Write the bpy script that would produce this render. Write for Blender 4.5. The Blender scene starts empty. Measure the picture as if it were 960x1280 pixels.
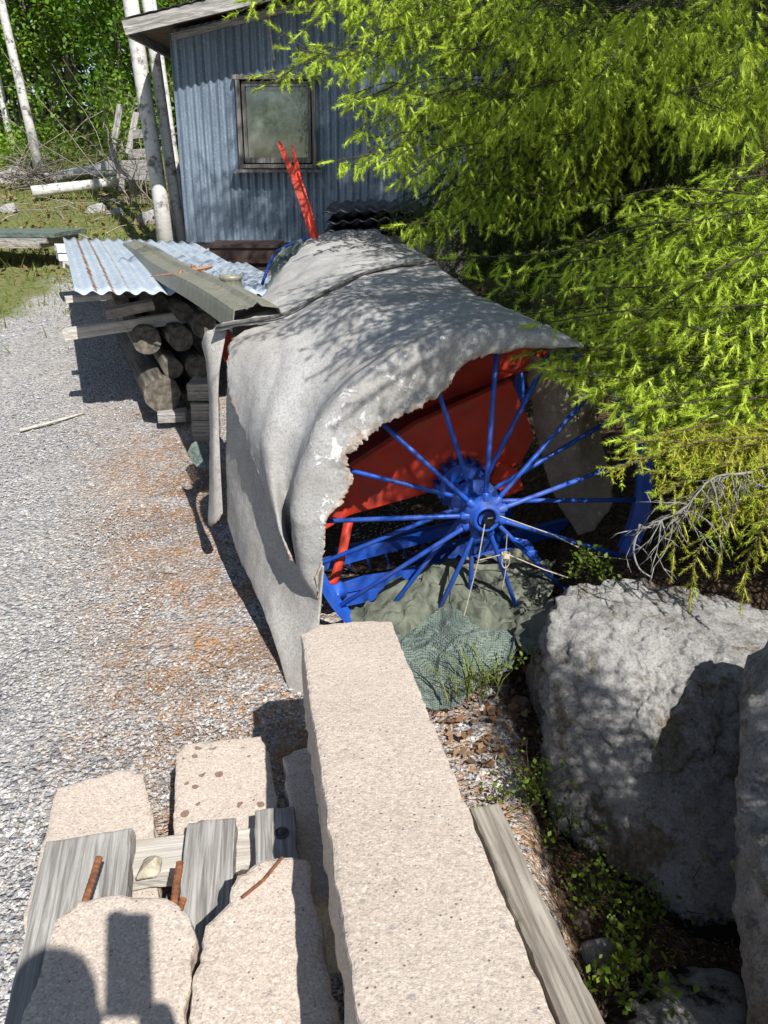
import bpy, bmesh, math, random
import numpy as np
from mathutils import Vector, noise as mn, geometry as mgeo
random.seed(7); rng = np.random.default_rng(7)
SC = bpy.context.scene
COL = SC.collection
R = math.radians
# ------------------------------------------------------------------ camera, sky, sun, exposure
PITCH = R(24.0); H = 1.62; F = 960.0
cam_d = bpy.data.cameras.new('camera'); cam = bpy.data.objects.new('camera', cam_d); COL.objects.link(cam)
cam.location = (0, 0, H); cam.rotation_euler = (R(90) - PITCH, 0, 0)
cam_d.sensor_fit = 'VERTICAL'; cam_d.sensor_height = 36; cam_d.sensor_width = 27; cam_d.lens = 27.0
cam_d.clip_start = 0.02; cam_d.clip_end = 600
SC.camera = cam
SUN = Vector((.342, -.6975, .892)).normalized()
W = bpy.data.worlds.new('World'); SC.world = W; W.use_nodes = True
wn = W.node_tree; sky = wn.nodes.new('ShaderNodeTexSky'); sky.sky_type = 'NISHITA'; sky.sun_disc = False
sky.sun_elevation = math.asin(SUN.z); sky.sun_rotation = math.atan2(SUN.x, SUN.y)
sky.air_density = 1.0; sky.dust_density = .6
wn.links.new(sky.outputs[0], wn.nodes['Background'].inputs[0]); wn.nodes['Background'].inputs[1].default_value = .078
sl = bpy.data.lights.new('sun', 'SUN'); sl.energy = 5.0; sl.angle = R(.5); sl.color = (1, .975, .925)
so = bpy.data.objects.new('sun', sl); COL.objects.link(so); so.rotation_euler = SUN.to_track_quat('Z', 'Y').to_euler()
so.location = (6, -12, 16)
SC.view_settings.view_transform = 'Standard'; SC.view_settings.look = 'None'
SC.view_settings.exposure = 0.5; SC.view_settings.gamma = 1; SC.view_settings.use_curve_mapping = False

# ------------------------------------------------------------------ geometry of the place
FW = np.array([0, math.cos(PITCH), -math.sin(PITCH)]); UP = np.array([0, math.sin(PITCH), math.cos(PITCH)])
def ray(u, v): return FW + (u-480)/F*np.array([1., 0, 0]) - (v-640)/F*UP
def at(u, v, Y):
    d = ray(u, v); t = Y/d[1]; return np.array([0, 0, H]) + d*t
def atz(u, v, z):
    d = ray(u, v); t = (z-H)/d[2]; return np.array([0, 0, H]) + d*t
def ss(a, b, x):
    t = np.clip((np.asarray(x, float)-a)/(b-a), 0, 1); return t*t*(3-2*t)
PY = np.array([-60, 2.4, 3.5, 5, 7, 8.5, 10, 12, 15, 20, 28, 45, 90]); PZ = np.array([0, 0, .03, .13, .33, .52, .72, 1.05, 1.58, 2.3, 3.3, 4.5, 6.0])
def gz(x, y):
    x = np.asarray(x, float); y = np.asarray(y, float)
    z = np.interp(y, PY, PZ)
    bank = ss(.5, .95, x)*ss(2.05, 2.45, y)*.33*(1-ss(6, 9, y))
    bank = np.maximum(bank, .42*ss(1.25, 1.7, x)*(1-ss(6, 9, y)))
    pit = -.12*ss(.36, .52, x)*(1-ss(1.7, 2.0, y))*(1-ss(1.1, 1.3, x))*ss(-1, .2, y)
    return z+bank+pit
def g(x, y): return float(gz(x, y))
def atg(u, v):
    d = ray(u, v); lo = .3
    for t in np.arange(.5, 60, .01):
        p = np.array([0, 0, H])+d*t
        if p[2] < g(p[0], p[1]): return p
    return p

# ------------------------------------------------------------------ materials
def newmat(name):
    m = bpy.data.materials.new(name); m.use_nodes = True; nt = m.node_tree
    return m, nt, nt.nodes['Principled BSDF']
def nd(nt, t, ins=None, **kw):
    n = nt.nodes.new(t)
    for k, v in kw.items(): setattr(n, k, v)
    for k, v in (ins or {}).items():
        if hasattr(v, 'is_output'): nt.links.new(v, n.inputs[k])
        else: n.inputs[k].default_value = v
    return n
def c4(c): return (c[0], c[1], c[2], 1)
def ramp(nt, fac, stops, interp='LINEAR'):
    n = nt.nodes.new('ShaderNodeValToRGB'); e = n.color_ramp.elements; n.color_ramp.interpolation = interp
    while len(e) < len(stops): e.new(.5)
    for i, (p, c) in enumerate(stops): e[i].position = p; e[i].color = c4(c) if not isinstance(c, float) else (c, c, c, 1)
    nt.links.new(fac, n.inputs[0]); return n.outputs[0]
def coords(nt, kind='Object', scale=(1, 1, 1), rot=(0, 0, 0)):
    tc = nt.nodes.new('ShaderNodeTexCoord'); mp = nd(nt, 'ShaderNodeMapping', {'Vector': tc.outputs[kind], 'Scale': scale, 'Rotation': rot}); return mp.outputs[0]
def noise(nt, vec, scale, detail=4, rough=.55, dist=0):
    return nd(nt, 'ShaderNodeTexNoise', {'Vector': vec, 'Scale': scale, 'Detail': detail, 'Roughness': rough, 'Distortion': dist}).outputs[0]
def voro(nt, vec, scale, feature='F1', out='Distance', rand=1):
    return nd(nt, 'ShaderNodeTexVoronoi', {'Vector': vec, 'Scale': scale, 'Randomness': rand}, feature=feature).outputs[out]
def mixc(nt, fac, a, b, mode='MIX'):
    n = nd(nt, 'ShaderNodeMix', data_type='RGBA', blend_type=mode)
    for k, v in ((0, fac), (6, a), (7, b)):
        if hasattr(v, 'is_output'): nt.links.new(v, n.inputs[k])
        else: n.inputs[k].default_value = v if k == 0 else c4(v)
    return n.outputs[2]
def mth(nt, op, a, b=0.5, c=0.0):
    n = nd(nt, 'ShaderNodeMath', operation=op)
    for k, v in ((0, a), (1, b), (2, c)):
        if hasattr(v, 'is_output'): nt.links.new(v, n.inputs[k])
        else: n.inputs[k].default_value = v
    return n.outputs[0]
def bump(nt, bs, h, strength=.5, dist=.01, prev=None):
    n = nd(nt, 'ShaderNodeBump', {'Height': h, 'Strength': strength, 'Distance': dist})
    if prev is not None: nt.links.new(prev, n.inputs['Normal'])
    nt.links.new(n.outputs[0], bs.inputs['Normal']); return n.outputs[0]
def attr(nt, name): return nd(nt, 'ShaderNodeAttribute', attribute_name=name).outputs['Fac']
def S(nt, bs, **kw):
    for k, v in kw.items():
        k = {'col': 'Base Color', 'rough': 'Roughness', 'metal': 'Metallic', 'spec': 'Specular IOR Level', 'coat': 'Coat Weight'}[k]
        if hasattr(v, 'is_output'): nt.links.new(v, bs.inputs[k])
        else: bs.inputs[k].default_value = c4(v) if k == 'Base Color' else v

def m_simple(name, a, b, scale=8, rough=.7, metal=0, bmp=.2, bd=.004, coat=0, detail=5):
    m, nt, bs = newmat(name); v = coords(nt); n = noise(nt, v, scale, detail)
    S(nt, bs, col=ramp(nt, n, [(.3, a), (.7, b)]), rough=rough, metal=metal, coat=coat)
    if bmp: bump(nt, bs, noise(nt, v, scale*4, 4), bmp, bd)
    return m
def m_concrete():
    m, nt, bs = newmat('concrete'); v = coords(nt)
    big = noise(nt, v, 4, 6, .6); fine = noise(nt, v, 210, 4, .7); mid = noise(nt, v, 55, 4, .7)
    sp = nd(nt, 'ShaderNodeSeparateColor', {0: voro(nt, v, 230, out='Color')}).outputs; spd = voro(nt, v, 230)
    base = ramp(nt, big, [(.25, (.46, .38, .31)), (.55, (.56, .467, .387)), (.8, (.625, .53, .452))])
    stone = ramp(nt, sp[0], [(0, (.22, .2, .19)), (.15, (.40, .34, .305)), (.45, (.53, .44, .37)), (.75, (.64, .545, .47)), (.95, (.76, .70, .65))])
    col = mixc(nt, mth(nt, 'MULTIPLY', mth(nt, 'LESS_THAN', spd, .62), .45), base, stone)
    col = mixc(nt, ramp(nt, fine, [(.34, .7), (.48, 0.)]), col, (.26, .22, .19))
    col = mixc(nt, ramp(nt, mid, [(.3, .55), (.44, 0.)]), col, (.33, .28, .24))
    ps = nd(nt, 'ShaderNodeSeparateColor', {0: voro(nt, v, 48, out='Color')}).outputs; pd = mth(nt, 'ADD', voro(nt, v, 48), mth(nt, 'MULTIPLY', mid, .25))
    pm = mth(nt, 'MULTIPLY', mth(nt, 'GREATER_THAN', ps[0], .86), mth(nt, 'LESS_THAN', pd, .36))
    col = mixc(nt, mth(nt, 'MULTIPLY', pm, .5), col, ramp(nt, ps[1], [(0, (.17, .18, .2)), (.4, (.34, .33, .33)), (.7, (.58, .47, .36)), (1, (.78, .74, .70))]))
    pits = ramp(nt, voro(nt, v, 70), [(.06, 1.), (.17, 0.)])
    pk = mth(nt, 'MULTIPLY', pits, mth(nt, 'GREATER_THAN', noise(nt, v, 11, 2), .5))
    col = mixc(nt, pk, col, (.15, .125, .105))
    st = noise(nt, v, 2.6, 7, .65); col = mixc(nt, ramp(nt, st, [(.48, 0.), (.72, .34)]), col, (.42, .36, .32))
    S(nt, bs, col=col, rough=.93, spec=.18)
    b = bump(nt, bs, mth(nt, 'SUBTRACT', fine, mth(nt, 'MULTIPLY', pk, .8)), .6, .003); bump(nt, bs, mid, .6, .004, b)
    return m, nt, bs
CONC = m_concrete()[0]
def m_concrete_spots():
    m, nt, bs = m_concrete(); m.name = 'concrete_rust_spots'; v = coords(nt)
    old = bs.inputs['Base Color'].links[0].from_socket
    vd = mth(nt, 'ADD', voro(nt, v, 30), mth(nt, 'MULTIPLY', mth(nt, 'SUBTRACT', noise(nt, v, 90, 4), .5), .35)); rc = nd(nt, 'ShaderNodeSeparateColor', {0: voro(nt, v, 30, out='Color')}).outputs
    big = noise(nt, v, 8, 2)
    k = mth(nt, 'MULTIPLY', mth(nt, 'LESS_THAN', vd, mth(nt, 'MULTIPLY', rc[1], .36)), mth(nt, 'GREATER_THAN', mth(nt, 'ADD', big, mth(nt, 'MULTIPLY', rc[0], .12)), .56))
    S(nt, bs, col=mixc(nt, mth(nt, 'MULTIPLY', k, .8), old, (.16, .085, .055))); return m
CONC_SPOT = m_concrete_spots()
def m_wood(name, dark, light, ax=1, scale=1.0, rough=.85):
    m, nt, bs = newmat(name); sc = [58*scale]*3; sc[ax] = 2.2*scale; v = coords(nt, 'Object', sc)
    n = noise(nt, v, 1.3, 8, .65, .6); f = noise(nt, v, 5, 3); big = noise(nt, coords(nt), 3.5, 4)
    col = ramp(nt, n, [(.25, tuple(x*.4 for x in dark)), (.42, dark), (.6, light), (.8, tuple(min(1, x*1.15) for x in light))])
    col = mixc(nt, ramp(nt, big, [(.45, 0.), (.75, .45)]), col, tuple(x*.75 for x in dark))
    S(nt, bs, col=col, rough=rough, spec=.25); b = bump(nt, bs, n, .55, .006); bump(nt, bs, f, .3, .002, b); return m
WOODG = m_wood('weathered_wood', (.22, .205, .19), (.43, .41, .385), scale=1.35)
WOODG2 = m_wood('weathered_wood_brown', (.21, .185, .155), (.42, .38, .325))
WOODL = m_wood('pale_wood', (.40, .365, .32), (.58, .54, .48))
def m_logend():
    m, nt, bs = newmat('log_end'); v = coords(nt)
    n = noise(nt, v, 26, 6); S(nt, bs, col=ramp(nt, n, [(.3, (.035, .03, .025)), (.5, (.11, .095, .075)), (.75, (.23, .2, .16))]), rough=.9)
    bump(nt, bs, n, .8, .01); return m
LOGEND = m_logend()
BARK = m_wood('log_bark', (.06, .05, .04), (.17, .15, .125), scale=.5)
def m_gravel():
    m, nt, bs = newmat('ground'); v = coords(nt, 'Object')
    w = nd(nt, 'ShaderNodeVectorMath', {0: v, 1: nd(nt, 'ShaderNodeTexNoise', {'Vector': v, 'Scale': 30}).outputs['Color']}, operation='ADD').outputs[0]
    vs = nd(nt, 'ShaderNodeSeparateColor', {0: voro(nt, v, 62, out='Color')}).outputs
    vs2 = nd(nt, 'ShaderNodeSeparateColor', {0: voro(nt, v, 150, out='Color')}).outputs
    d1 = voro(nt, v, 62); d2 = voro(nt, v, 150)
    st = [(0, (.13, .14, .165)), (.25, (.275, .28, .295)), (.5, (.43, .425, .425)), (.72, (.53, .515, .5)), (.88, (.48, .41, .34)), (.96, (.6, .585, .565)), (1, (.78, .77, .75))]
    c1 = ramp(nt, vs[0], st); c2 = ramp(nt, vs2[0], st)
    col = mixc(nt, mth(nt, 'GREATER_THAN', vs[1], .45), c2, c1)
    col = mixc(nt, ramp(nt, d1, [(.35, 0.), (.8, .35)]), col, (.16, .14, .12))
    pt = noise(nt, v, 1.1, 6, .6)
    col = mixc(nt, ramp(nt, pt, [(.45, 0.), (.72, .25)]), col, (.46, .41, .35))
    # needle litter (rust-brown)
    lit = mth(nt, 'MULTIPLY', attr(nt, 'litter'), ramp(nt, noise(nt, v, 5.5, 7, .68), [(.36, 0.), (.58, 1.)]))
    lit = mth(nt, 'MULTIPLY', lit, ramp(nt, mth(nt, 'ADD', mth(nt, 'MULTIPLY', noise(nt, v, 70, 4, .7), .8), mth(nt, 'MULTIPLY', vs[1], .3)), [(.42, .08), (.62, 1.)]))
    lf = noise(nt, coords(nt, 'Object', (1, 1, 1), (0, 0, .6)), 190, 4, .8)
    lcol = ramp(nt, lf, [(.3, (.2, .085, .03)), (.5, (.38, .19, .075)), (.7, (.52, .33, .17))])
    col = mixc(nt, mth(nt, 'MULTIPLY', lit, .85), col, lcol)
    # soil with needles
    soilc = ramp(nt, noise(nt, v, 40, 6, .7), [(.3, (.022, .015, .01)), (.5, (.075, .05, .032)), (.68, (.17, .11, .065)), (.85, (.27, .2, .13))])
    sm = ramp(nt, mth(nt, 'ADD', attr(nt, 'soil'), mth(nt, 'MULTIPLY', mth(nt, 'SUBTRACT', noise(nt, v, 9, 5), .5), .7)), [(.4, 0.), (.55, 1.)])
    col = mixc(nt, sm, col, soilc)
    grc = ramp(nt, noise(nt, v, 14, 8, .75), [(.3, (.05, .08, .02)), (.44, (.12, .16, .04)), (.54, (.21, .21, .085)), (.62, (.20, .15, .09)), (.75, (.36, .32, .24))])
    gm = ramp(nt, mth(nt, 'ADD', attr(nt, 'grass'), mth(nt, 'MULTIPLY', mth(nt, 'SUBTRACT', noise(nt, v, 2.5, 7, .7), .5), .9)), [(.42, 0.), (.6, 1.)])
    col = mixc(nt, gm, col, grc)
    S(nt, bs, col=col, rough=.95, spec=.15)
    hgt = mth(nt, 'ADD', mth(nt, 'MULTIPLY', d1, -1.2), mth(nt, 'MULTIPLY', d2, -.5))
    b = bump(nt, bs, hgt, .9, .014); bump(nt, bs, noise(nt, v, 18, 6), .6, .02, b)
    return m
def m_stone_isl():
    m, nt, bs = newmat('gravel_stone'); gi = nd(nt, 'ShaderNodeNewGeometry').outputs['Random Per Island']
    c = ramp(nt, gi, [(0, (.13, .14, .165)), (.25, (.275, .28, .295)), (.5, (.43, .425, .425)), (.7, (.53, .515, .5)), (.86, (.48, .41, .34)), (.96, (.6, .58, .56)), (1, (.8, .78, .76))])
    S(nt, bs, col=mixc(nt, .35, c, ramp(nt, noise(nt, coords(nt), 160, 3), [(.3, (.2, .2, .2)), (.7, (.55, .53, .5))])), rough=.85, spec=.3); return m
def m_rock(name='rock', tint=1.0):
    m, nt, bs = newmat(name); v = coords(nt)
    a = noise(nt, v, 3.2, 10, .68, .4); b_ = noise(nt, v, 19, 8, .7); f = noise(nt, v, 130, 5, .7)
    col = ramp(nt, a, [(.28, (.20, .195, .193)), (.44, (.37, .36, .35)), (.58, (.50, .48, .46)), (.75, (.64, .61, .58))])
    col = mixc(nt, ramp(nt, b_, [(.34, .7), (.48, 0.)]), col, (.10, .095, .09))
    col = mixc(nt, ramp(nt, b_, [(.56, 0.), (.66, .6)]), col, (.56, .55, .53))
    col = mixc(nt, ramp(nt, f, [(.36, .55), (.48, 0.)]), col, (.12, .115, .11)); col = mixc(nt, ramp(nt, f, [(.55, 0.), (.66, .5)]), col, (.62, .61, .59))
    ms = noise(nt, v, 4.6, 7, .72); mm = ramp(nt, ms, [(.53, 0.), (.60, 1.)])
    mcol = ramp(nt, noise(nt, v, 70, 5), [(.3, (.07, .05, .03)), (.5, (.2, .155, .09)), (.7, (.36, .29, .2))])
    mo = attr(nt, 'low_dark'); mm = mth(nt, 'MULTIPLY', mm, .85)
    col = mixc(nt, mm, col, mcol)
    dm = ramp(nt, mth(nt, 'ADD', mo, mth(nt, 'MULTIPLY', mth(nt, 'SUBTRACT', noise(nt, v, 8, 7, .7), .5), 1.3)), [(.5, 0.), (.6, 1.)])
    col = mixc(nt, dm, col, ramp(nt, f, [(.3, (.008, .008, .007)), (.7, (.03, .028, .02))]))  # near-black patches that grow denser below the given height
    S(nt, bs, col=col, rough=.95, spec=.2)
    b = bump(nt, bs, a, .9, .07); b = bump(nt, bs, b_, 1.0, .03, b); b = bump(nt, bs, noise(nt, v, 45, 8, .75), .9, .012, b); b = bump(nt, bs, mth(nt, 'MULTIPLY', mm, noise(nt, v, 120, 3)), .8, .01, b); bump(nt, bs, f, .6, .004, b)
    return m
ROCK = m_rock()
def m_felt(name, tone=1.0, tint=(1, 1, 1)):
    m, nt, bs = newmat(name); v = coords(nt)
    a = noise(nt, v, 4.5, 8, .65, .3); f = noise(nt, v, 130, 3); sp = noise(nt, v, 42, 5, .7)
    T = lambda c: tuple(x*tone*k for x, k in zip(c, tint))
    col = ramp(nt, a, [(.25, T((.27, .265, .258))), (.5, T((.375, .367, .357))), (.72, T((.465, .455, .44)))])
    col = mixc(nt, ramp(nt, f, [(.35, .45), (.55, 0.)]), col, T((.17, .16, .15)))
    col = mixc(nt, ramp(nt, sp, [(.3, .5), (.42, 0.)]), col, T((.2, .185, .17)))
    col = mixc(nt, ramp(nt, noise(nt, v, 1.9, 7, .7, .5), [(.47, 0.), (.68, .5)]), col, T((.27, .23, .19)))
    e = attr(nt, 'edge')
    pe = ramp(nt, mth(nt, 'ADD', e, mth(nt, 'MULTIPLY', mth(nt, 'SUBTRACT', noise(nt, v, 16, 8, .72, .6), .5), 2.3)), [(.66, 0.), (.74, .85)])
    col = mixc(nt, pe, col, ramp(nt, sp, [(.3, (.36, .35, .35)), (.5, (.66, .65, .63)), (.7, (.74, .73, .7))]))
    br = ramp(nt, mth(nt, 'ADD', attr(nt, 'rim'), mth(nt, 'MULTIPLY', mth(nt, 'SUBTRACT', noise(nt, v, 30, 5), .5), .8)), [(.7, 0.), (.85, 1.)])
    col = mixc(nt, mth(nt, 'MULTIPLY', br, .75), col, ramp(nt, sp, [(.35, (.22, .14, .09)), (.65, (.5, .43, .36))]))
    S(nt, bs, col=col, rough=.95, spec=.15)
    fold = noise(nt, coords(nt, 'Object', (5, 5, 1.3)), 1.3, 3, .5, .8)
    b = bump(nt, bs, fold, .22, .025); b = bump(nt, bs, pe, .5, .006, b); b = bump(nt, bs, sp, .35, .006, b); bump(nt, bs, f, .4, .002, b)
    return m
FELT = m_felt('grey_felt'); FELT_B = m_felt('brown_felt', .95, (1.05, .88, .74)); FELT_SIDE = m_felt('grey_felt_side', .98, (1.03, 1.0, .96))
def m_paint(name, a, b, rough=.32):
    m, nt, bs = newmat(name); v = coords(nt); n = noise(nt, v, 14, 6)
    col = ramp(nt, n, [(.3, a), (.7, b)])
    chips = ramp(nt, noise(nt, v, 60, 6, .7), [(.64, 0.), (.69, .75)]); dirt = noise(nt, v, 9, 8, .75)
    col = mixc(nt, chips, col, (.10, .055, .035)); col = mixc(nt, ramp(nt, dirt, [(.46, 0.), (.72, .5)]), col, (.13, .115, .10))
    S(nt, bs, col=col, rough=ramp(nt, dirt, [(.35, rough), (.65, rough+.35)]), spec=.5); bump(nt, bs, noise(nt, v, 50, 4), .12, .003); return m
BLUE = m_paint('blue_paint', (.009, .06, .36), (.016, .095, .48)); RED = m_paint('red_paint', (.56, .034, .012), (.72, .05, .018), .4)
BLACK = m_simple('black_rubber', (.012, .012, .013), (.03, .03, .03), 20, .5)
BLACKP = m_simple('black_sheet', (.012, .013, .016), (.03, .032, .036), 10, .38)
def m_corr(name, cols, rust=0., rough=.45, metal=.35, streak=(30, 30, .8)):
    m, nt, bs = newmat(name); v = coords(nt); n = noise(nt, coords(nt, 'Object', streak), 1, 6, .65); sp = noise(nt, v, 55, 5, .7)
    col = ramp(nt, n, [(.3, cols[0]), (.5, cols[1]), (.7, cols[2])]); col = mixc(nt, ramp(nt, sp, [(.52, 0.), (.7, .5)]), col, tuple(min(1, x*1.5) for x in cols[2]))
    col = mixc(nt, ramp(nt, noise(nt, coords(nt, 'Object', (2.2, 2.2, .7)), 1.5, 7, .7), [(.45, 0.), (.72, .28)]), col, tuple(x*.5 for x in cols[0]))
    if rust:
        r = attr(nt, 'rust'); rm = ramp(nt, mth(nt, 'ADD', r, mth(nt, 'MULTIPLY', mth(nt, 'SUBTRACT', noise(nt, v, 14, 6, .7), .5), .9)), [(.5, 0.), (.62, 1.)])
        col = mixc(nt, rm, col, ramp(nt, sp, [(.3, (.12, .05, .025)), (.7, (.34, .16, .075))]))
    S(nt, bs, col=col, rough=rough, metal=metal); bump(nt, bs, sp, .15, .002); return m
GALV = m_corr('galvanised_wall', ((.09, .12, .165), (.165, .21, .265), (.28, .335, .395)), rough=.5, metal=.2)
GALVR = m_corr('galvanised_roofing', ((.30, .36, .43), (.42, .48, .55), (.52, .58, .65)), rust=1, rough=.5, metal=.15)
OLIVE = m_corr('olive_metal', ((.17, .165, .135), (.26, .25, .2), (.33, .32, .26)), rough=.5, metal=.3)
RUST = m_simple('rusty_iron', (.10, .035, .015), (.30, .115, .045), 60, .9, 0, .6, .003)
RUSTB = m_simple('rusty_box', (.025, .014, .011), (.065, .035, .025), 12, .8)
def m_birch():
    m, nt, bs = newmat('birch_bark'); v = coords(nt, 'Object', (4, 4, 11)); a = noise(nt, v, 1, 7, .68, .8); big = noise(nt, coords(nt), 3.5, 7, .7)
    col = ramp(nt, a, [(.27, (.08, .07, .065)), (.38, (.45, .42, .39)), (.48, (.58, .56, .53)), (.8, (.68, .66, .63))])
    col = mixc(nt, ramp(nt, big, [(.54, 0.), (.6, .85)]), col, (.07, .062, .055))
    S(nt, bs, col=col, rough=.85); bump(nt, bs, a, .5, .02); return m
BIRCH = m_birch()
TRUNK = m_wood('spruce_bark', (.06, .045, .035), (.15, .115, .09), ax=2, scale=.5)
TWIG = m_simple('twig_wood', (.035, .025, .016), (.085, .06, .04), 30, .9)
LICHEN = m_simple('lichen_twig', (.09, .085, .075), (.30, .295, .27), 60, .95)
GREYTWIG = m_simple('dead_twig', (.16, .13, .11), (.36, .31, .27), 20, .9)
def m_leaf(name, cols, trans=.45, rough=.5, tcol=None):
    m, nt, bs = newmat(name); gi = nd(nt, 'ShaderNodeNewGeometry').outputs['Random Per Island']
    big = noise(nt, coords(nt), 1.6, 3)
    f = mth(nt, 'ADD', mth(nt, 'MULTIPLY', gi, .6), mth(nt, 'MULTIPLY', big, .45))
    col = ramp(nt, f, [(.05, cols[0]), (.5, cols[1]), (.95, cols[2])])
    S(nt, bs, col=col, rough=rough, spec=.3)
    tr = nd(nt, 'ShaderNodeBsdfTranslucent', {'Color': mixc(nt, 1.0, col, tcol or (1.5, 1.3, .6), 'MULTIPLY')})
    mx = nd(nt, 'ShaderNodeMixShader', {0: trans, 1: bs.outputs[0], 2: tr.outputs[0]})
    nt.links.new(mx.outputs[0], nt.nodes['Material Output'].inputs[0]); return m
NEED_OLD = m_leaf('spruce_needle', ((.026, .05, .012), (.05, .085, .018), (.095, .14, .028)), .15, .45)
NEED_NEW = m_leaf('spruce_new_shoot', ((.28, .40, .038), (.43, .57, .055), (.58, .70, .095)), .33, .5)
NEED_YEL = m_leaf('spruce_yellow_needle', ((.24, .27, .03), (.38, .39, .045), (.50, .49, .07)), .25, .5)
LEAF_A = m_leaf('birch_leaf', ((.09, .19, .02), (.18, .32, .035), (.34, .46, .08)), .45)
LEAF_B = m_leaf('dark_leaf', ((.05, .12, .015), (.10, .21, .025), (.19, .31, .05)), .4)
LEAF_BIL = m_leaf('bilberry_leaf', ((.06, .12, .012), (.12, .2, .02), (.24, .3, .04)), .4)
GRASSM = m_leaf('grass_blade', ((.09, .15, .025), (.17, .22, .05), (.36, .3, .14)), .35, .6)
DRYM = m_leaf('dry_needle', ((.16, .075, .03), (.30, .16, .07), (.48, .33, .18)), .1, .8, (1, 1, 1))
def m_net():
    m, nt, bs = newmat('green_netting'); v = coords(nt)
    wa = nd(nt, 'ShaderNodeTexWave', {'Vector': v, 'Scale': 55, 'Distortion': 3, 'Detail': 2}, bands_direction='X').outputs[1]
    wb = nd(nt, 'ShaderNodeTexWave', {'Vector': v, 'Scale': 55, 'Distortion': 3, 'Detail': 2}, bands_direction='Z').outputs[1]
    k = mth(nt, 'MAXIMUM', wa, wb); n = noise(nt, v, 7, 6)
    col = ramp(nt, n, [(.3, (.10, .135, .12)), (.6, (.20, .245, .21)), (.8, (.3, .33, .28))]); col = mixc(nt, ramp(nt, k, [(.4, .6), (.75, 0.)]), col, (.04, .06, .055))
    S(nt, bs, col=col, rough=.75, spec=.3); b = bump(nt, bs, k, .6, .003); bump(nt, bs, noise(nt, v, 14, 6, .6, 1), .9, .03, b)
    tr = nd(nt, 'ShaderNodeBsdfTransparent'); mx = nd(nt, 'ShaderNodeMixShader', {0: ramp(nt, k, [(.25, .7), (.5, 0.)]), 1: bs.outputs[0], 2: tr.outputs[0]})
    nt.links.new(mx.outputs[0], nt.nodes['Material Output'].inputs[0]); return m
NET = m_net(); NETS = m_simple('green_cloth', (.04, .05, .038), (.17, .18, .135), 13, .8, 0, .6, .01)
STRING = m_simple('twine', (.35, .3, .22), (.55, .48, .38), 60, .9)
WHITEB = m_simple('white_foam', (.6, .58, .54), (.75, .74, .71), 12, .8)

# ------------------------------------------------------------------ mesh helpers
WL = {}
class MB:
    def __init__(s): s.v = []; s.f = []; s.n = 0; s.mi = []
    def add(s, v, f, mi=0):
        v = np.asarray(v, float).reshape(-1, 3); s.v.append(v); s.f += [tuple(i+s.n for i in q) for q in f]; s.mi += [mi]*len(f); s.n += len(v); return s
    def box(s, c, size, ax=None, mi=0):
        c = np.asarray(c, float); h = np.asarray(size, float)/2; A = np.eye(3) if ax is None else np.asarray(ax, float)
        pts = [c + A.T @ (h*np.array(q)) for q in ((-1,-1,-1),(1,-1,-1),(1,1,-1),(-1,1,-1),(-1,-1,1),(1,-1,1),(1,1,1),(-1,1,1))]
        return s.add(pts, [(0,3,2,1),(4,5,6,7),(0,1,5,4),(1,2,6,5),(2,3,7,6),(3,0,4,7)], mi)
    def tube(s, pts, r, n=8, cap=True, mi=0):
        P = np.asarray(pts, float); m = len(P); r = np.broadcast_to(r, (m,)); T = np.gradient(P, axis=0); T /= np.linalg.norm(T, axis=1)[:, None]+1e-9
        a = np.array([0, 0, 1.]) if abs(T[0][2]) < .9 else np.array([1., 0, 0]); V = []
        e1 = np.cross(T[0], a); e1 /= np.linalg.norm(e1)
        for i in range(m):
            e1 = e1 - T[i]*(e1@T[i]); e1 /= np.linalg.norm(e1)+1e-9; e2 = np.cross(T[i], e1)
            for k in range(n):
                t = 2*math.pi*k/n; V.append(P[i]+r[i]*(math.cos(t)*e1+math.sin(t)*e2))
        f = [(i*n+k, i*n+(k+1) % n, (i+1)*n+(k+1) % n, (i+1)*n+k) for i in range(m-1) for k in range(n)]
        if cap: f += [tuple(range(n-1, -1, -1)), tuple((m-1)*n+k for k in range(n))]
        return s.add(V, f, mi)
    def lathe(s, c, axis, prof, n=32, mi=0, close=False):     # prof: (dist along axis, radius)
        c = np.asarray(c, float); a = np.asarray(axis, float); a /= np.linalg.norm(a)
        e1 = np.cross(a, [0, 0, 1.]) if abs(a[2]) < .9 else np.cross(a, [1., 0, 0]); e1 /= np.linalg.norm(e1); e2 = np.cross(a, e1)
        V = [c+a*d+q*(math.cos(2*math.pi*k/n)*e1+math.sin(2*math.pi*k/n)*e2) for d, q in prof for k in range(n)]
        m = len(prof); rr = range(m) if close else range(m-1)
        f = [(i*n+k, i*n+(k+1) % n, ((i+1) % m)*n+(k+1) % n, ((i+1) % m)*n+k) for i in rr for k in range(n)]
        return s.add(V, f, mi)
    def grid(s, G, mi=0):
        G = np.asarray(G, float); a, b = G.shape[:2]
        return s.add(G.reshape(-1, 3), [(i*b+j, i*b+j+1, (i+1)*b+j+1, (i+1)*b+j) for i in range(a-1) for j in range(b-1)], mi)
    def build(s, name, mat, parent=None, origin=None, smooth=False):
        return mk(name, np.vstack(s.v), s.f, mat, parent, origin, smooth, s.mi)
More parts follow.
